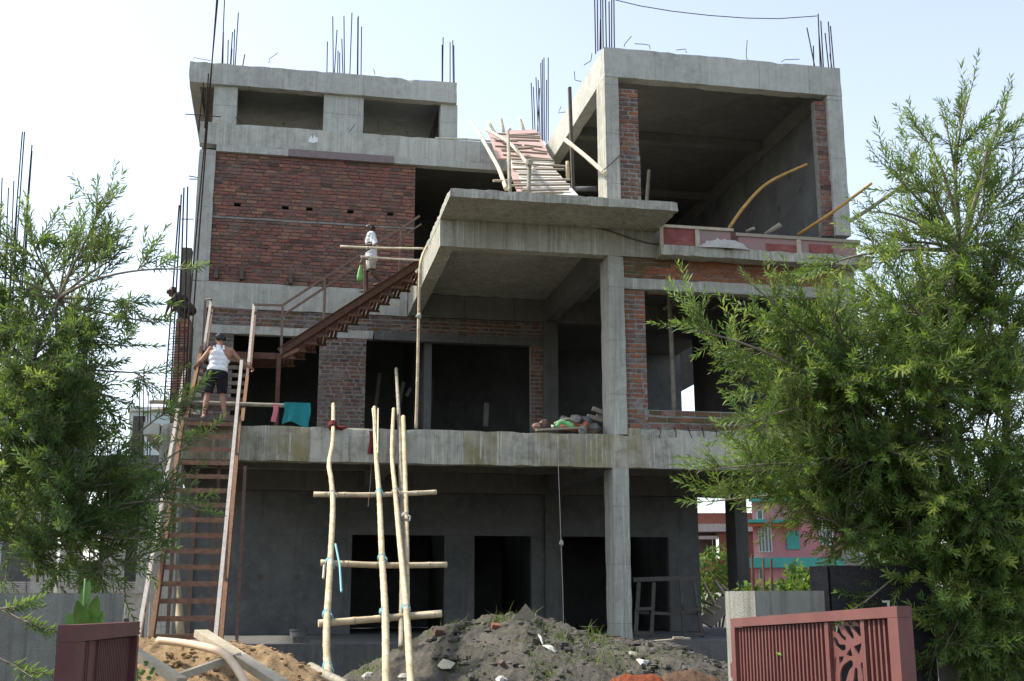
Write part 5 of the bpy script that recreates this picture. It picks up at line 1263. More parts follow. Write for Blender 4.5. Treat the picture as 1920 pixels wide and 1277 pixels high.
for k in range(700):
    p = Vector((r_.uniform(-9.6, -5.6), r_.uniform(-12.3, -9.2), 0)); z = za_s(p.x, p.y)
    if z < .1: continue
    s_ = r_.choice((.01, .014, .02, .03)); st.ball((p.x, p.y, z+.02), s_*r_.uniform(.8, 1.6), s_*r_.uniform(.8, 1.5), s_*.8, 5, 3, .5, k)
o = st.build('sand_clods', M['sand'], None); tag(o, kind='stuff')
# litter and pieces on the mound
def lump(name, label, cat, p, rx, ry, rz, mat, seed, rot=0, group=None):
    o = MB().ball(Vector(p), rx, ry, rz, 6, 4, .75, seed).build(name, M[mat], None); o.rotation_euler.z = rot; return tag(o, label, cat, group)
M['litter'] = simple('off_white_plastic', (.34, .335, .3), (.5, .49, .45), 14, .6); M['litter_y'] = simple('yellowed_plastic', (.33, .31, .22), (.46, .44, .34), 14, .6)
def crumple(name, label, cat, pix, mat, lift=.03, zf=MZ, th=.012):
    pts = [zf(x, y)+Vector((0, -.02, lift*random.uniform(.3, 1.6))) for x, y in pix]; c = sum(pts, Vector())/len(pts)+Vector((0, -.03, lift*1.6))
    mb = MB(); n = len(pts); mb.v = [tuple(p) for p in pts]+[tuple(p.lerp(c, .5)+Vector((0, 0, lift*random.uniform(-.6, .9)))) for p in pts]+[tuple(c)]+[tuple(p-Vector((0, 0, th))) for p in pts]
    for i in range(n): j = (i+1) % n; mb.f += [(i, j, n+j, n+i), (n+i, n+j, 2*n), (i, 2*n+1+i, 2*n+1+j, j)]
    mb.f.append(tuple(2*n+1+i for i in range(n))); o = mb.build(name, M[mat]); return tag(o, label, cat)
crumple('plastic_wrap', 'crumpled yellowish plastic wrap on the left slope of the soil mound', 'litter', [(820, 1250), (830, 1241), (842, 1246), (853, 1250), (845, 1260), (828, 1258)], 'litter_y', .045)
crumple('plastic_strip', 'upper short white plastic strip near the middle of the soil mound', 'litter', [(1008, 1194), (1013, 1196), (1019, 1208), (1017, 1212), (1011, 1202)], 'litter')
crumple('plastic_strip', 'lower white plastic strip near the middle of the soil mound', 'litter', [(1016, 1213), (1030, 1216), (1044, 1224), (1040, 1227), (1028, 1221)], 'litter')
crumple('paper_scrap', 'triangular off-white scrap on the right slope of the soil mound', 'litter', [(1192, 1238), (1217, 1239), (1209, 1254), (1203, 1253)], 'litter')
crumple('broken_tile', 'pale flat chip just above the triangular scrap on the mound', 'chip', [(1176, 1223), (1195, 1225), (1193, 1230), (1180, 1230)], 'litter_y', .02)
crumple('paper_scrap', 'small white scrap at the bottom edge below the dark red brick bit', 'litter', [(928, 1275), (945, 1273), (952, 1279), (935, 1284)], 'litter')
def brickat(name, label, p, rot, sc_=(.2, .1, .07), mat='brick_new', cat='brick'):
    o = bpy.data.objects.new(name, brick_mesh(2, mat)); COL.objects.link(o); o.location = p; o.scale = sc_; o.rotation_euler = rot; return tag(o, label, cat)
brickat('brick', 'dark red brick lying near the top left of the soil mound', MZ(822, 1188)+Vector((0, 0, .02)), (.3, .1, .2), (.14, .1, .1), 'brick_wall')
brickat('brick', 'orange brick half buried near the crest of the soil mound', MZ(928, 1178)+Vector((0, 0, .02)), (.4, .1, .1), (.12, .1, .1))
brickat('brick', 'broken dark red brick bit low on the soil mound', MZ(945, 1253)+Vector((0, 0, .03)), (.3, .9, .4), (.17, .09, .07), 'brick_wall')
brickat('brick', 'single orange brick lying at the foot of the corner column', at(1152, 1197, Y=-.35), (0, .02, .2), (.24, .12, .1))
MB().prism([at(958, 1166, D=18.6), at(985, 1132, D=18.6), at(1003, 1153, D=18.6), at(994, 1170, D=18.6)], (.01, .03, 0)).build('board_piece', M['wood'], None); bpy.data.objects['board_piece'].name = 'board_piece'; tag(bpy.data.objects['board_piece'], 'square board piece standing on its corner at the crest of the mound', 'board')
pl_ = MB().bar(at(1108, 1206, D=20.2), at(1220, 1203, D=21), .2, .03); pl_.bar(at(1220, 1203, D=21), at(1292, 1197, D=21.2), .2, .03)
tag(pl_.build('plank', M['wood']), 'long grey warped plank lying across the foot of the corner column', 'plank')
tag(MB().bar(at(1262, 1196, D=21), at(1283, 1196, D=21), .12, .04).build('wood_offcut', M['wood_new']), 'short wood offcut lying on the right end of the long plank', 'offcut')
lump('stone', 'pale round stone at the bottom left of the mound beside the middle bamboo pole', 'stone', MZ(757, 1272)+Vector((0, 0, .02)), .09, .08, .06, 'cement_lump', 3)
lump('stone', 'rough grey stone at the foot of the left mound slope', 'stone', MZ(690, 1268)+Vector((0, 0, .0)), .1, .08, .06, 'cement_lump', 9)
# ---- timbers and hose on the sand heap
def szb(x, y, l=.04, D=None): return (at(x, y, D=D) if D else SZ(x, y))+Vector((0, 0, l))
def timber(name, label, a, b, w_, h): return tag(MB().bar(a, b, w_, h).build(name, M['wood_new']), label, 'timber')
timber('timber_beam', 'long squared timber lying diagonally over the sand heap with its end in the air', szb(376, 1194, D=13.2), szb(528, 1292, D=11.6), .16, .08)
timber('timber_beam', 'short squared timber crossing under the hose on the sand heap', szb(318, 1282, D=11.9), szb(448, 1236, D=12.4), .12, .07)
timber('timber_beam', 'squared timber along the left edge of the sand heap', szb(240, 1222, D=12.6), szb(340, 1286, D=11.8), .12, .08)
M['hose'] = simple('cream_hose', (.5, .36, .23), (.62, .47, .33), 5, .55, .4, bump=.1)
t = tag(MB().tube(curve_pts([szb(296, 1208, D=13.2), szb(345, 1213, D=13), szb(390, 1222, D=12.6), szb(418, 1232, D=12.3), szb(437, 1252, D=12), szb(455, 1280, D=11.6), szb(470, 1310, D=11.2)]), .045, 10).build('plastic_pipe', M['hose'], None, True), 'bent cream plastic pipe lying over the timbers on the sand heap', 'pipe')
heap('wet_hollow', 'dark patch of wet soil under the crossed timbers at the bottom edge', 'wet soil', tuple(Vector((szb(400, 1272, D=11.5).x, szb(400, 1272, D=11.5).y, .35))), .7, .5, .42, 'brown_soil', 4, 30, rough=.05, frq=4)
solo('bamboo_pole', 'thick grey bamboo lying on the ground between the sand heap and the bamboo frame', 'pole', [at(582, 1250, D=15.4), at(620, 1270, D=14.6), at(650, 1285, D=14)], .06, .06, 'bamboo_grey')
# ---- rubble at the edge of the first floor
M['green_cloth'] = simple('bright_green_cloth', (.09, .28, .1), (.18, .42, .19), 8, .8); M['orange_rag'] = simple('rusty_red_rubble', (.2, .06, .035), (.34, .11, .06), 14, .9)
ED = lambda x, y, yy=.45: at(x, y, Y=yy)
for i, (x, y, s_, m_, lb) in enumerate(((1006, 800, .13, 'brick_pier', 'dull purple brick lump at the left end of the rubble pile on the first floor'), (1019, 794, .14, 'brick_pier', 'pinkish brick lump second from the left on the rubble pile'), (1055, 787, .13, 'plaster', 'grey concrete lump behind the bent stick on the rubble pile'), (1083, 786, .15, 'mortar', 'grey knobbly lump at the top of the rubble pile'), (1102, 790, .15, 'plaster', 'dark grey slab chunk right of the knobbly lump'),
        (1092, 807, .15, 'mortar', 'pale angular chunk at the front of the rubble pile'), (1113, 804, .16, 'plaster', 'flat grey chunk leaning by the corner column in the rubble pile'), (1098, 798, .13, 'orange_rag', 'rusty red crumbled chunk in the middle right of the rubble pile'), (1036, 800, .06, 'litter', 'small white pebble-like chunk in front of the rubble pile'), (1110, 812, .17, 'brick_mossy', 'dark mossy chunk at the very edge beside the corner column'))):
    p = ED(x, y, .4 if i > 4 else .7); z = max(p.z, F1t+s_*.5); lump('rubble_chunk', lb, 'rubble', p, s_, s_*.7, s_*.75, m_, i*3+1, i)
tag(MB().ball(ED(1075, 801, .6), .3, .12, .1, 12, 6, .7, 3).build('rubble_chunk', M['orange_rag']), 'long heap of rusty red crumbs under the bent stick', 'rubble')
tag(MB().tube(curve_pts([ED(1040, 795, .3), ED(1055, 788, .3), ED(1066, 786, .3), ED(1078, 790, .3)]), .035, 7).build('bent_stick', M['bamboo_grey'], None, True), 'bent pale stick lying on top of the rubble pile', 'stick')
tag(MB().tube(curve_pts([ED(1044, 800, .25), ED(1051, 792, .25), ED(1062, 794, .25), ED(1075, 802, .2)]), [.05]*11+[.07]*4+[.04], 7).build('green_sheet', M['green_cloth'], None, True), 'bright green plastic sheet crumpled under the bent stick', 'sheet')
tag(MB().bar(ED(1005, 806, .1), ED(1092, 802, .1), .1, .04).build('thin_board', M['wood']), 'thin board lying along the edge in front of the rubble pile', 'board')
for i, (a, b, c, d, lb) in enumerate(((1111, 766, 1135, 776, 'topmost timber end sticking out from behind the corner column'), (1101, 780, 1135, 790, 'middle timber end sticking out from behind the corner column'), (1118, 780, 1135, 786, 'shortest timber end tucked against the corner column'))):
    tag(MB().bar(ED(a, b, .9+i*.1), ED(c, d, .9+i*.1), .12, .09).build('timber_end', M['wood']), lb, 'timber')
# ---- trestle in front of the right-hand shop door, bucket and block in the shade
TR = thing('timber_trestle', 'dark timber trestle stand in front of the right ground-floor doorway', 'trestle', at(1250, 1205, Y=2.0))
def tb(a, b, c, d, w_=.08, Y=2.0, Y2=None, nm='rail'): MB().bar(at(a, b, Y=Y), at(c, d, Y=Y2 or Y), .06, w_, (0, 0, 1) if abs(a-c) > abs(b-d) else (1, 0, 0)).build(nm, M['wood_dark'], TR)
tb(1188, 1087, 1313, 1083, .1, nm='top_rail'); 
for a, b, c, d, Y in ((1198, 1092, 1191, 1200, 1.97), (1226, 1092, 1221, 1200, 1.98), (1276, 1090, 1286, 1213, 1.97), (1302, 1090, 1320, 1216, 1.98)): tb(a, b, c, d, .08, Y, nm='leg')
tb(1190, 1148, 1280, 1152, .07, 2.06); tb(1192, 1142, 1222, 1141, .07, 1.9); tb(1191, 1187, 1222, 1187, .07, 1.92); tb(1281, 1140, 1315, 1144, .06, 1.92); tb(1283, 1190, 1322, 1190, .06, 1.93); tb(1281, 1152, 1312, 1151, .05, 2.06)
p = at(558, 1214, Y=3.2)
mb = MB(); mb.tube([p, p+Vector((0, 0, .36))], [.15, .19], 16).tube([p+Vector((0, 0, .36)), p+Vector((0, 0, .39))], .2, 16); tag(mb.build('bucket', M['plaster'], None, True), 'grey bucket standing in the dim ground floor behind the sand heap', 'bucket')
tag(MB().rough(*sorted((at(548, 1230, Y=.6).x, at(580, 1230, Y=.6).x)), .5, .8, .5, ZP+.12).build('concrete_block', M['conc_dark']), 'concrete block on the plinth edge in front of the grey bucket', 'block')
# pink litter and debris at the right end of the plinth
crumple('pink_wrapper', 'bright pink wrapper lying on the plinth right of the timber trestle', 'litter', [(1352, 1206), (1362, 1202), (1370, 1206), (1362, 1212)], 'pink', .03, zf=lambda x, y: at(x, y, Y=3.0))
# heap of old bamboo and boards outside, right
for i, (a, b, c, d, m_, lb) in enumerate(((1322, 1170, 1365, 1125, 'wood', 'wide weathered board slanting outside the right end of the ground floor'), (1340, 1090, 1362, 1120, 'bamboo', 'bamboo stick slanting down in front of the bush'), (1320, 1096, 1340, 1132, 'bamboo', 'thin bamboo stick leaning left in front of the bush'), (1319, 1128, 1350, 1140, 'bamboo', 'bamboo stick lying flat on the outside board pile'), (1320, 1140, 1338, 1150, 'bamboo', 'lowest short bamboo stick on the outside board pile'), (1352, 1098, 1368, 1112, 'bamboo', 'bamboo stick nearest the outer column'))):
    if m_ == 'wood': tag(MB().bar(at(a, b, Y=9), at(c, d, Y=9.4), .5, .06, (0, -.6, 1)).build('board', M['wood']), lb, 'board')
    else: tag(MB().tube([at(a, b, Y=9.2), at(c, d, Y=8.8)], .05, 7).build('bamboo_stick', M['bamboo'], None, True), lb, 'stick')
# ================================================================== gates and walls near the road
def paint(name, c, c2):
    t = NT(name); a = t.noise(2.5, 5); col = t.mix(t.rng(a, .35, .65), c, c2); b = t.noise(22, 6, .75); col = t.mix(t.rng(b, .62, .72, 0, .5), col, sc(c, .6)); r_ = t.noise(5, 7, .75); col = t.mix(t.rng(r_, .6, .68, 0, .5), col, (.1, .05, .03)); d_ = t.noise(1.8, 6, .7); col = t.mix(t.rng(d_, .5, .7, 0, .3), col, sc(c2, 1.35))
    st_ = t.noise(1, 6, .7, t.mapp((14, 14, .8))); col = t.mix(t.rng(st_, .55, .75, 0, .25), col, sc(c2, 1.2)); t.bump(b, .15, .005); return t.fin(col, .45, .4)
M['gate'] = paint('pink_red_gate_paint', (.115, .043, .038), (.15, .06, .053))
M['gate_dark'] = paint('shaded_gate_paint', (.075, .022, .023), (.11, .036, .036))  # gate paint darkened: tree shade on the left leaf, also sheets behind ribs
def stucco():
    t = NT('white_rough_stucco'); a = t.noise(1.2, 6, .7); c = t.mix(t.rng(a, .35, .65), (.2, .2, .18), (.31, .31, .275))
    st_ = t.noise(1, 6, .7, t.mapp((6, 6, .3))); c = t.mix(t.rng(st_, .52, .75, 0, .8), c, (.07, .07, .058)); b = t.noise(70, 4, .7); c = t.mix(t.rng(b, .5, .7, 0, .3), c, (.15, .15, .13)); t.bump(b, .9, .02); return t.fin(c, .95, .15)
M['stucco'] = stucco()
M['stucco_shaded'] = simple('shaded_stucco', (.07, .072, .062), (.19, .19, .17), 1.6, .95, bump=.8)  # for the wall under the right tree: mostly its shade, put into the colour
GA, GB = at(1381, 1160, D=9.2), at(1693, 1136, D=7.0)     # top corners of the right leaf
GT = thing('gate_leaf', 'pink-red steel gate leaf with ribbed panel and cut-out leaf ornament, right foreground', 'gate', Vector((GA.x, GA.y, 0)))
gx_ = Vector((GB.x-GA.x, GB.y-GA.y, 0)); GW = gx_.length; gx_.normalize(); gn = Vector((gx_.y, -gx_.x, 0))     # towards the camera
if gn.dot(CAM-GA) < 0: gn = -gn
def gp(u, z, n_=0): return Vector((GA.x, GA.y, 0))+gx_*u+gn*n_+Vector((0, 0, z))
def top(u): return GA.z+(GB.z-GA.z)*u/GW
def gpoly(pts, n0, th, name, mat='gate', par=None): return MB().prism([gp(u, z, n0) for u, z in pts], gn*th).build(name, M[mat], par or GT)
FR = .066
gpoly([(-.01, top(0)-FR), (GW+.01, top(GW)-FR), (GW+.01, top(GW)), (-.01, top(0))], -.05, .1, 'top_rail')
gpoly([(-.01, .12), (GW+.01, .12), (GW+.01, .22), (-.01, .22)], -.05, .1, 'bottom_rail')
gpoly([(-.01, .222), (.06, .222), (.06, top(0)-FR-.002), (-.01, top(0)-FR-.002)], -.05, .1, 'stile')
gpoly([(GW-.1, .222), (GW+.01, .222), (GW+.01, top(GW)-FR-.002), (GW-.1, top(GW-.1)-FR-.002)], -.05, .1, 'stile')
ua, ub = None, None
def uof(px): # position along the leaf of a photo column at mid height
    q = at(px, 1210, plane=(GA, gn)); return (Vector((q.x, q.y, 0))-Vector((GA.x, GA.y, 0))).dot(gx_)
o0, o1 = uof(1560), uof(1628)
gpoly([(.06, .222), (o0, .222), (o0, top(o0)-FR), (.06, top(.06)-FR)], -.03, .012, 'sheet', 'gate_dark')
gpoly([(o1, .222), (GW-.1, .222), (GW-.1, top(GW-.1)-FR), (o1, top(o1)-FR)], -.03, .012, 'sheet', 'gate_dark')
pitch = .056; u = .085
while u < GW-.12:
    if not (o0-.03 < u < o1+.03):
        MB().prism([gp(u-.014, .223, -.016), gp(u-.01, .223, .02), gp(u+.01, .223, .02), gp(u+.014, .223, -.016)], (0, 0, top(u)-FR-.23)).build('rib', M['gate'], GT)
    u += pitch
for q in (o0, o1): MB().prism([gp(q-.022, .223, -.02), gp(q-.022, .223, .035), gp(q+.022, .223, .035), gp(q+.022, .223, -.02)], (0, 0, top(q)-FR-.23)).build('rib', M['gate'], GT)
# ornament: a plate with cut-outs, made by filling its outline with holes
def cutplate(parent, w0, w1, zt, holes):
    import mathutils
    cu = bpy.data.curves.new('ornament', 'CURVE'); cu.dimensions = '2D'; cu.fill_mode = 'BOTH'; cu.extrude = .006
    def sp_(pts, smooth):
        s_ = cu.splines.new('BEZIER' if smooth else 'POLY'); 
        if smooth:
            s_.bezier_points.add(len(pts)-1)
            for b, (x, y) in zip(s_.bezier_points, pts): b.co = (x, y, 0); b.handle_left_type = b.handle_right_type = 'AUTO'
        else:
            s_.points.add(len(pts)-1)
            for b, (x, y) in zip(s_.points, pts): b.co = (x, y, 0, 1)
        s_.use_cyclic_u = True
    W_ = w1-w0; sp_([(0.02, .225), (W_-.02, .225), (W_-.02, zt), (.02, zt)], False)
    for h, sm in holes: sp_(h, sm)
    tmp = bpy.data.objects.new('tmp', cu); COL.objects.link(tmp); dg = bpy.context.evaluated_depsgraph_get(); me = bpy.data.meshes.new_from_object(tmp.evaluated_get(dg)); bpy.data.objects.remove(tmp)
    Mx = Matrix((gx_, Vector((0, 0, 1)), gn)).transposed().to_4x4(); Mx.translation = gp(w0, 0, .0)-origin(parent); me.transform(Mx); me.materials.clear(); me.materials.append(M['gate'])
    o = bpy.data.objects.new('ornament', me); COL.objects.link(o); o.parent = parent
def px2(x, y): # zoomed photo px -> leaf plane (u from o0, z)
    q = at(1360+x/5.0526, 1100+y/5.0526, plane=(gp(0, 0, .0), gn)); return ((Vector((q.x, q.y, 0))-Vector((GA.x, GA.y, 0))).dot(gx_)-o0, q.z)
hs = [([(1028, 362), (1060, 365), (1090, 400), (1115, 450), (1150, 498), (1095, 480), (1065, 440), (1030, 415)], True), ([(1125, 335), (1165, 335), (1190, 390), (1222, 494), (1180, 470), (1150, 420)], True), ([(1208, 332), (1245, 332), (1290, 400), (1308, 440), (1290, 472), (1250, 450)], True), ([(1280, 328), (1312, 328), (1312, 356)], False),
      ([(1032, 486), (1060, 490), (1085, 540), (1148, 572), (1110, 605), (1070, 580), (1040, 540)], True), ([(1224, 566), (1306, 528), (1268, 668)], False), ([(1154, 640), (1192, 582), (1214, 655), (1170, 660)], False), ([(1084, 662), (1130, 660), (1118, 700), (1086, 748)], False), ([(1044, 690), (1056, 655), (1056, 840), (1046, 800)], False),
      ([(1095, 880), (1100, 800), (1150, 722), (1215, 718), (1180, 800), (1150, 900), (1130, 1000), (1100, 950)], True), ([(1295, 722), (1330, 750), (1345, 860), (1340, 1000), (1318, 1000), (1310, 850)], True), ([(1250, 768), (1262, 850), (1262, 1000), (1225, 1000), (1225, 860)], True)]
cutplate(GT, o0, o1, top(o0)-FR-.02, [([px2(*p) for p in h], sm) for h, sm in hs])
for z in (1.2, 1.02):
    a = GA.z-1.6+z; MB().obox(gp(-.05, a-.0), gx_*.04, gn*.03, Vector((0, 0, .055))).build('hinge', M['gate'], GT)
big_leaf(gp(uof(1462), 1.31, .03), gp(uof(1470), 1.30, .03), .02, None); lf = COL.objects[-1] if False else [o for o in bpy.data.objects if o.name.startswith('leaf') and o.parent is None][-1]; lf.name = 'fallen_leaf'; tag(lf, 'small green leaf stuck on the ribs of the pink gate', 'leaf')
# left gate leaf, swung open and seen edge-on
LA, LB = at(127, 1172, D=6.3), at(249, 1166, D=8.1)
LG = thing('gate_leaf', 'shade-darkened steel gate leaf standing open at the lower left corner', 'gate', Vector((LA.x, LA.y, 0)))
lx_ = Vector((LB.x-LA.x, LB.y-LA.y, 0)); LW = lx_.length; lx_.normalize(); ln = Vector((lx_.y, -lx_.x, 0))
if ln.dot(CAM-LA) < 0: ln = -ln
def lp(u, z, n_=0): return Vector((LA.x, LA.y, 0))+lx_*u+ln*n_+Vector((0, 0, z))
def ltop(u): return LA.z+(LB.z-LA.z)*u/LW
def lpoly(pts, n0, th, name, mat='gate_dark'): return MB().prism([lp(u, z, n0) for u, z in pts], ln*th).build(name, M[mat], LG)
lpoly([(0, ltop(0)-.09), (LW, ltop(LW)-.09), (LW, ltop(LW)), (0, ltop(0))], -.05, .1, 'top_rail'); lpoly([(0, .12), (LW, .12), (LW, .2), (0, .2)], -.05, .1, 'bottom_rail')
lpoly([(0, .2), (.22, .2), (.22, ltop(.2)-.092), (0, ltop(0)-.092)], -.05, .1, 'stile'); lpoly([(LW-.07, .2), (LW, .2), (LW, ltop(LW)-.092), (LW-.07, ltop(LW)-.092)], -.05, .1, 'stile')
lpoly([(.22, .2), (LW-.07, .2), (LW-.07, ltop(LW)-.092), (.22, ltop(.2)-.092)], -.03, .012, 'sheet')
u = .26
while u < LW-.1:
    if not .52 < u < .78: MB().prism([lp(u-.014, .2, -.016), lp(u-.01, .2, .012), lp(u+.01, .2, .012), lp(u+.014, .2, -.016)], (0, 0, ltop(u)-.3)).build('rib', M['gate_dark'], LG)
    u += .052
lpoly([(.54, .2), (.76, .2), (.76, ltop(.7)-.1), (.54, ltop(.5)-.1)], -.012, .01, 'ornament')
# stucco pillar and walls
PA, PB = at(1381, 1108, D=10.9), at(1545, 1109, D=11.2)
PT_ = thing('boundary_pillar', 'rough white stucco pillar behind the pink gate with rebars standing on it', 'pillar', Vector((PA.x+.3, PA.y, 0)))
f0 = at(1415, 1108, D=10.75); f1 = at(1545, 1109, D=10.9)
MB().prism([Vector((q.x, q.y, 0)) for q in (PA+Vector((.0, .12, 0)), f0, f1, f1+Vector((.08, .45, 0)), PA+Vector((.06, .45, 0)))], (0, 0, f0.z)).build('shaft', M['stucco'], PT_)
for x in (1411, 1432, 1447):
    q = at(x, 1112, D=11.1); MB().tube([q-Vector((0, 0, .2)), at(x-1, 1042+random.uniform(-3, 6), D=11.1)], .012, 6).build('rebar', M['rust'], PT_)
M['granite'] = simple('black_polished_granite', (.008, .008, .01), (.03, .03, .033), 30, .55, .15, bump=.02)
def wallbox(name, label, cat, a, b, th, z0, z1, mat):
    a, b = Vector((a.x, a.y, 0)), Vector((b.x, b.y, 0)); d = (b-a).normalized(); n_ = Vector((-d.y, d.x, 0))
    o = MB().prism([a+Vector((0, 0, z0)), b+Vector((0, 0, z0)), b+n_*th+Vector((0, 0, z0)), a+n_*th+Vector((0, 0, z0))], (0, 0, z1-z0)).build(name, M[mat]); return tag(o, label, cat)
q = at(1546, 1062, D=12.2)
wallbox('granite_wall', 'black polished granite wall panel behind the pink gate', 'wall', at(1556, 1061, D=12), at(1742, 1061, D=12.4), .25, 0, at(1640, 1061, D=12.2).z, 'granite')
wallbox('granite_pillar', 'dark granite pillar between the stucco pillar and the black wall', 'pillar', at(1517, 1062, D=12.1), at(1551, 1062, D=12.0), .3, 0, at(1530, 1062, D=12.1).z, 'granite')
tag(MB().prism([at(x, y, D=11.9) for x, y in ((1655, 1126), (1668, 1126), (1668, 1137), (1664, 1137), (1664, 1130), (1655, 1130))], (0, .01, 0)).build('corner_mark', M['litter']), 'white right-angled corner mark on the black granite wall above the pink gate', 'mark')
wallbox('boundary_wall', 'white stucco wall coloured dark for the shade behind the right tree trunk', 'wall', at(1748, 1116, D=12.6), at(2060, 1116, D=12.0), .25, 0, at(1850, 1118, D=12.3).z, 'stucco_shaded')
wallbox('boundary_wall', 'stained white stucco boundary wall behind the plant at the lower left', 'wall', at(-160, 1110, D=9.6), at(233, 1113, D=10.6), .22, 0, at(230, 1113, D=10.6).z, 'stucco')
# thin fence rails behind the sand heap, left
t = thing('wire_fence', 'thin wire strands on low posts between the left wall and the stair', 'fence', at(236, 1200, D=13))
for y in (1180, 1188): MB().tube([at(238, y, D=12.5), at(262, y-1, D=13)], .012, 5).build('wire', M['rail_dark'], t)
MB().bar(at(237, 1160, D=12.5), at(237, 1260, D=12.5), .05, .05, (1, 0, 0)).build('post', M['wood_dark'], t)

# ================================================================== buildings beyond
M['pink_wall'] = simple('pink_wall_paint', (.5, .2, .22), (.57, .25, .27), 1.5, .8, bump=.1)
M['teal_paint'] = simple('turquoise_paint', (.06, .33, .29), (.09, .4, .35), 3, .7); M['orange_paint'] = simple('orange_paint', (.5, .14, .05), (.55, .18, .07), 3, .7)
def gl(name, c):
    t = NT(name); return t.fin(c, .12, .6)
M['glass'] = gl('dark_window_glass', (.03, .045, .06)); M['white_frame'] = simple('white_frame', (.6, .6, .58), (.7, .7, .68), 6, .6)
PH = thing('pink_house', 'pink house with turquoise bands and barred windows seen past the right end of the building', 'house', at(1480, 1180, D=46))
_fh = Vector((_fw.x, _fw.y, 0)).normalized()
def hp(x, y, D=46.): return at(x, y, plane=(CAM+_fw*D, _fh))
def hbox(name, x0, y0, x1, y1, mat, d=0, th=.3, par=PH, D=46.):
    a, b = hp(x0, y0, D), hp(x1, y1, D); dx = (b-a); c = (a+b)/2
    ex = Vector((dx.x, dx.y, 0)); ex_l = ex.length/2; ex.normalize(); n_ = a-CAM; n_.z = 0; n_.normalize()
    return MB().obox(c+n_*(th/2-d), ex*ex_l, n_*(th/2), Vector((0, 0, abs(a.z-b.z)/2))).build(name, M[mat], par)
hbox('wall', 1405, 860, 1660, 1180, 'pink_wall', 0, 7)
hbox('floor_band', 1403, 1046, 1662, 1064, 'teal_paint', .25, .3); hbox('floor_band', 1403, 925, 1662, 940, 'teal_paint', .25, .3)
for x0, x1 in ((1402, 1436), (1448, 1500)): hbox('sunshade', x0, 976, x1, 982, 'teal_paint', .7, .7); hbox('sunshade_edge', x0, 983, x1, 988, 'orange_paint', .55, .55)
for x0, y0, x1, y1 in ((1422, 985, 1447, 1034), (1535, 970, 1562, 1020), (1424, 1068, 1433, 1085), (1477, 1062, 1490, 1082), (1420, 958, 1430, 973)):
    f = hbox('window', x0-1.5, y0-1.5, x1+1.5, y1+1.5, 'white_frame', .05, .1)
    n = 4 if x1-x0 > 15 else 1
    for k in range(n): hbox('pane', x0+(x1-x0)*k/n+.6, y0, x0+(x1-x0)*(k+1)/n-.6, y1, 'glass', .075, .03, f)
hbox('window_blind', 1474, 996, 1500, 1030, 'teal_paint', .06, .1)
BH = thing('brick_house', 'unfinished brick house with a pale concrete band far behind the open right bay', 'house', at(1340, 1080, D=58))
def bx(*a, **k): return hbox(*a, par=BH, D=58., **k)
bx('wall', 1296, 962, 1420, 990, 'brick_far', 0, 6); bx('floor_band', 1294, 983, 1422, 997, 'conc_top', .3, 6); bx('wall', 1347, 997, 1420, 1054, 'brick_far', .1, .4); bx('recess', 1296, 997, 1346, 1090, 'wood_dark', -.6, 5); bx('lintel', 1300, 1005, 1347, 1011, 'conc_top', .1, .3); bx('wall', 1296, 1048, 1420, 1110, 'brick_far', .05, 5)  # recess is a dark solid box, its colour giving the shade inside
bx('post', 1335, 1011, 1338, 1050, 'wood_new', .1, .1)
for x in (1338, 1360): bx('roof_post', x, 950, x+1.5, 963, 'rail_dark', -1, .1)
bush('bush', 'bright green leafy bush outside the right end of the ground floor', at(1340, 1092, D=38), 1.1, 1.2, 1.15, 2600, .13, 3)
bush('bush', 'yellow-green shrub in front of the pink house above the stucco pillar', at(1500, 1090, D=17), .2, .4, .24, 380, .11, 4)
bush('bush', 'low green shrub just behind the top of the stucco pillar', at(1450, 1110, D=14), .45, .4, .12, 420, .09, 7)
bush('bush', 'green shrub at the right behind the black granite wall', at(1720, 1050, D=18), .6, .5, .3, 900, .12, 9)
GB_ = thing('grey_building', 'plain grey concrete building behind the right tree above the granite wall', 'building', at(1620, 1100, D=30))
hbox('wall', 1582, 1000, 1645, 1120, 'conc', 0, 3, GB_, 30.); hbox('parapet', 1640, 1015, 1720, 1055, 'form_white', -.5, 2, GB_, 30.)
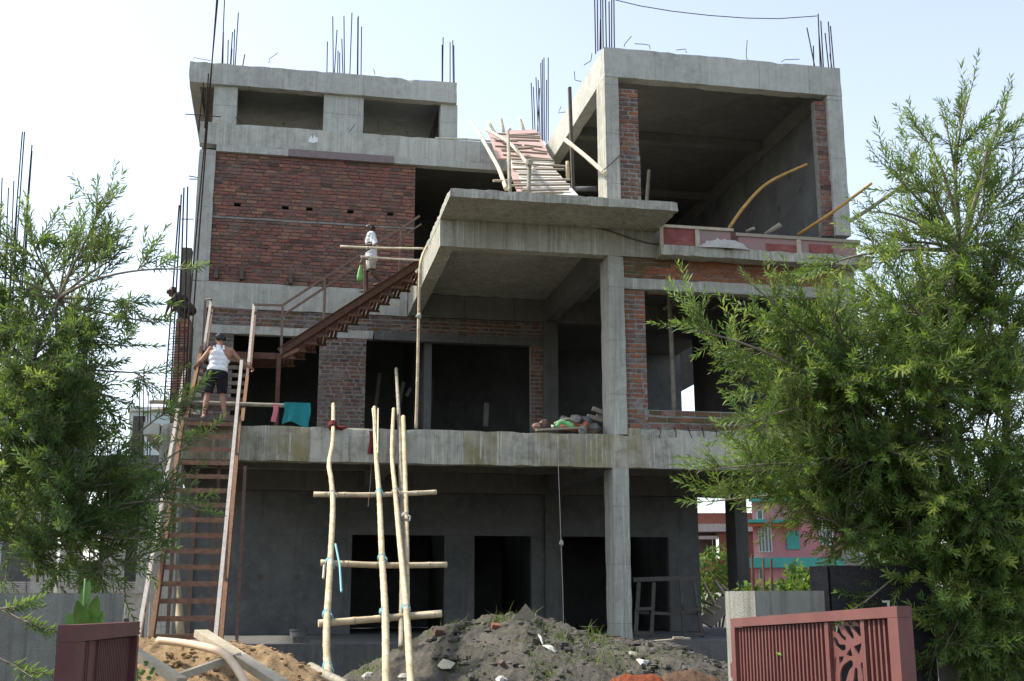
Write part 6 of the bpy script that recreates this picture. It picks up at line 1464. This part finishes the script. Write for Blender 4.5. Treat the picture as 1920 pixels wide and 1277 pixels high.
# half-built frame behind the left tree
LBD = thing('half_built_building', 'half-built grey concrete building with bare bars behind the left tree', 'building', at(120, 1130, D=40))
def lbx(name, x0, y0, x1, y1, mat='conc_dark', d=0, th=.4): return hbox(name, x0, y0, x1, y1, mat, d, th, LBD, 40.)
lbx('slab', -60, 858, 292, 884, 'conc_dark', .6, 9); lbx('slab', -60, 690, 175, 716, 'conc_dark', .6, 9)
for x in (-30, 60, 150): lbx('column', x, 716, x+26, 858, 'conc_dark')
for x in (-30, 75, 125, 205, 268): lbx('column', x, 884, x+24, 1130, 'conc')
lbx('column', 250, 780, 268, 858, 'wood_dark'); lbx('wall', 195, 920, 292, 1060, 'plaster', -1, .2); lbx('wall', -60, 890, 120, 1130, 'plaster', -6, .2); lbx('wall', 60, 730, 150, 858, 'plaster', -5, .2); lbx('wall', 120, 1040, 300, 1130, 'conc_dark', -7, .2)
lbx('window', 165, 945, 195, 985, 'glass', -.8, .1)
for x in (0, 12, 22, 28, 40, 48, 58, 12): 
    y1 = random.uniform(330, 560); MB().tube([hp(x-10, 700, 40), hp(x+4, y1, 40)], .022, 4).build('rebar', M['rebar'], LBD)
for x0, x1, y1 in ((25, 42, 247), (32, 46, 247), (42, 60, 272), (48, 60, 283)): MB().tube([hp(x0-18, 700, 40), hp(x1, y1, 40)], .024, 4).build('rebar', M['rebar'], LBD)
for x, y1 in ((95, 560), (108, 540), (150, 600), (157, 620), (165, 590), (172, 640), (262, 725), (270, 690), (278, 735), (283, 750)): MB().tube([hp(x-2, 860 if x > 200 else 695, 40), hp(x, y1, 40)], .018, 4).build('rebar', M['rebar'], LBD)
M['pale_wall'] = simple('pale_green_wall', (.4, .48, .45), (.48, .55, .52), 2, .8)
t = thing('pale_house', 'small pale green house far behind the rebars at the left of the stair', 'house', at(280, 860, D=70)); hbox('wall', 246, 768, 320, 900, 'pale_wall', 0, 5, t, 70.); hbox('roof_band', 243, 764, 323, 771, 'white_frame', .3, 5.6, t, 70.)
t = thing('corrugated_fence', 'low fence of pale corrugated sheets behind the left stucco wall', 'fence', at(120, 1115, D=24))
for k in range(7):
    mb = MB(); x0, x1 = -40+k*46, -40+(k+1)*46-3
    for i in range(6):
        a, b = at(x0, 1092+i*3.6, D=24), at(x1, 1092+i*3.6, D=24); mb.bar(a, b, .05, .028)
    a, b = at(x0, 1130, D=24.2), at(x1, 1130, D=24.2); mb.bar(a-Vector((0, 0, .4)), b-Vector((0, 0, .4)), .03, 1.2)
    mb.build('sheet', M['rail'], t)
for o in list(bpy.data.objects):
    if o.parent is None and 'category' in o and 'kind' not in o: o['kind'] = 'thing'
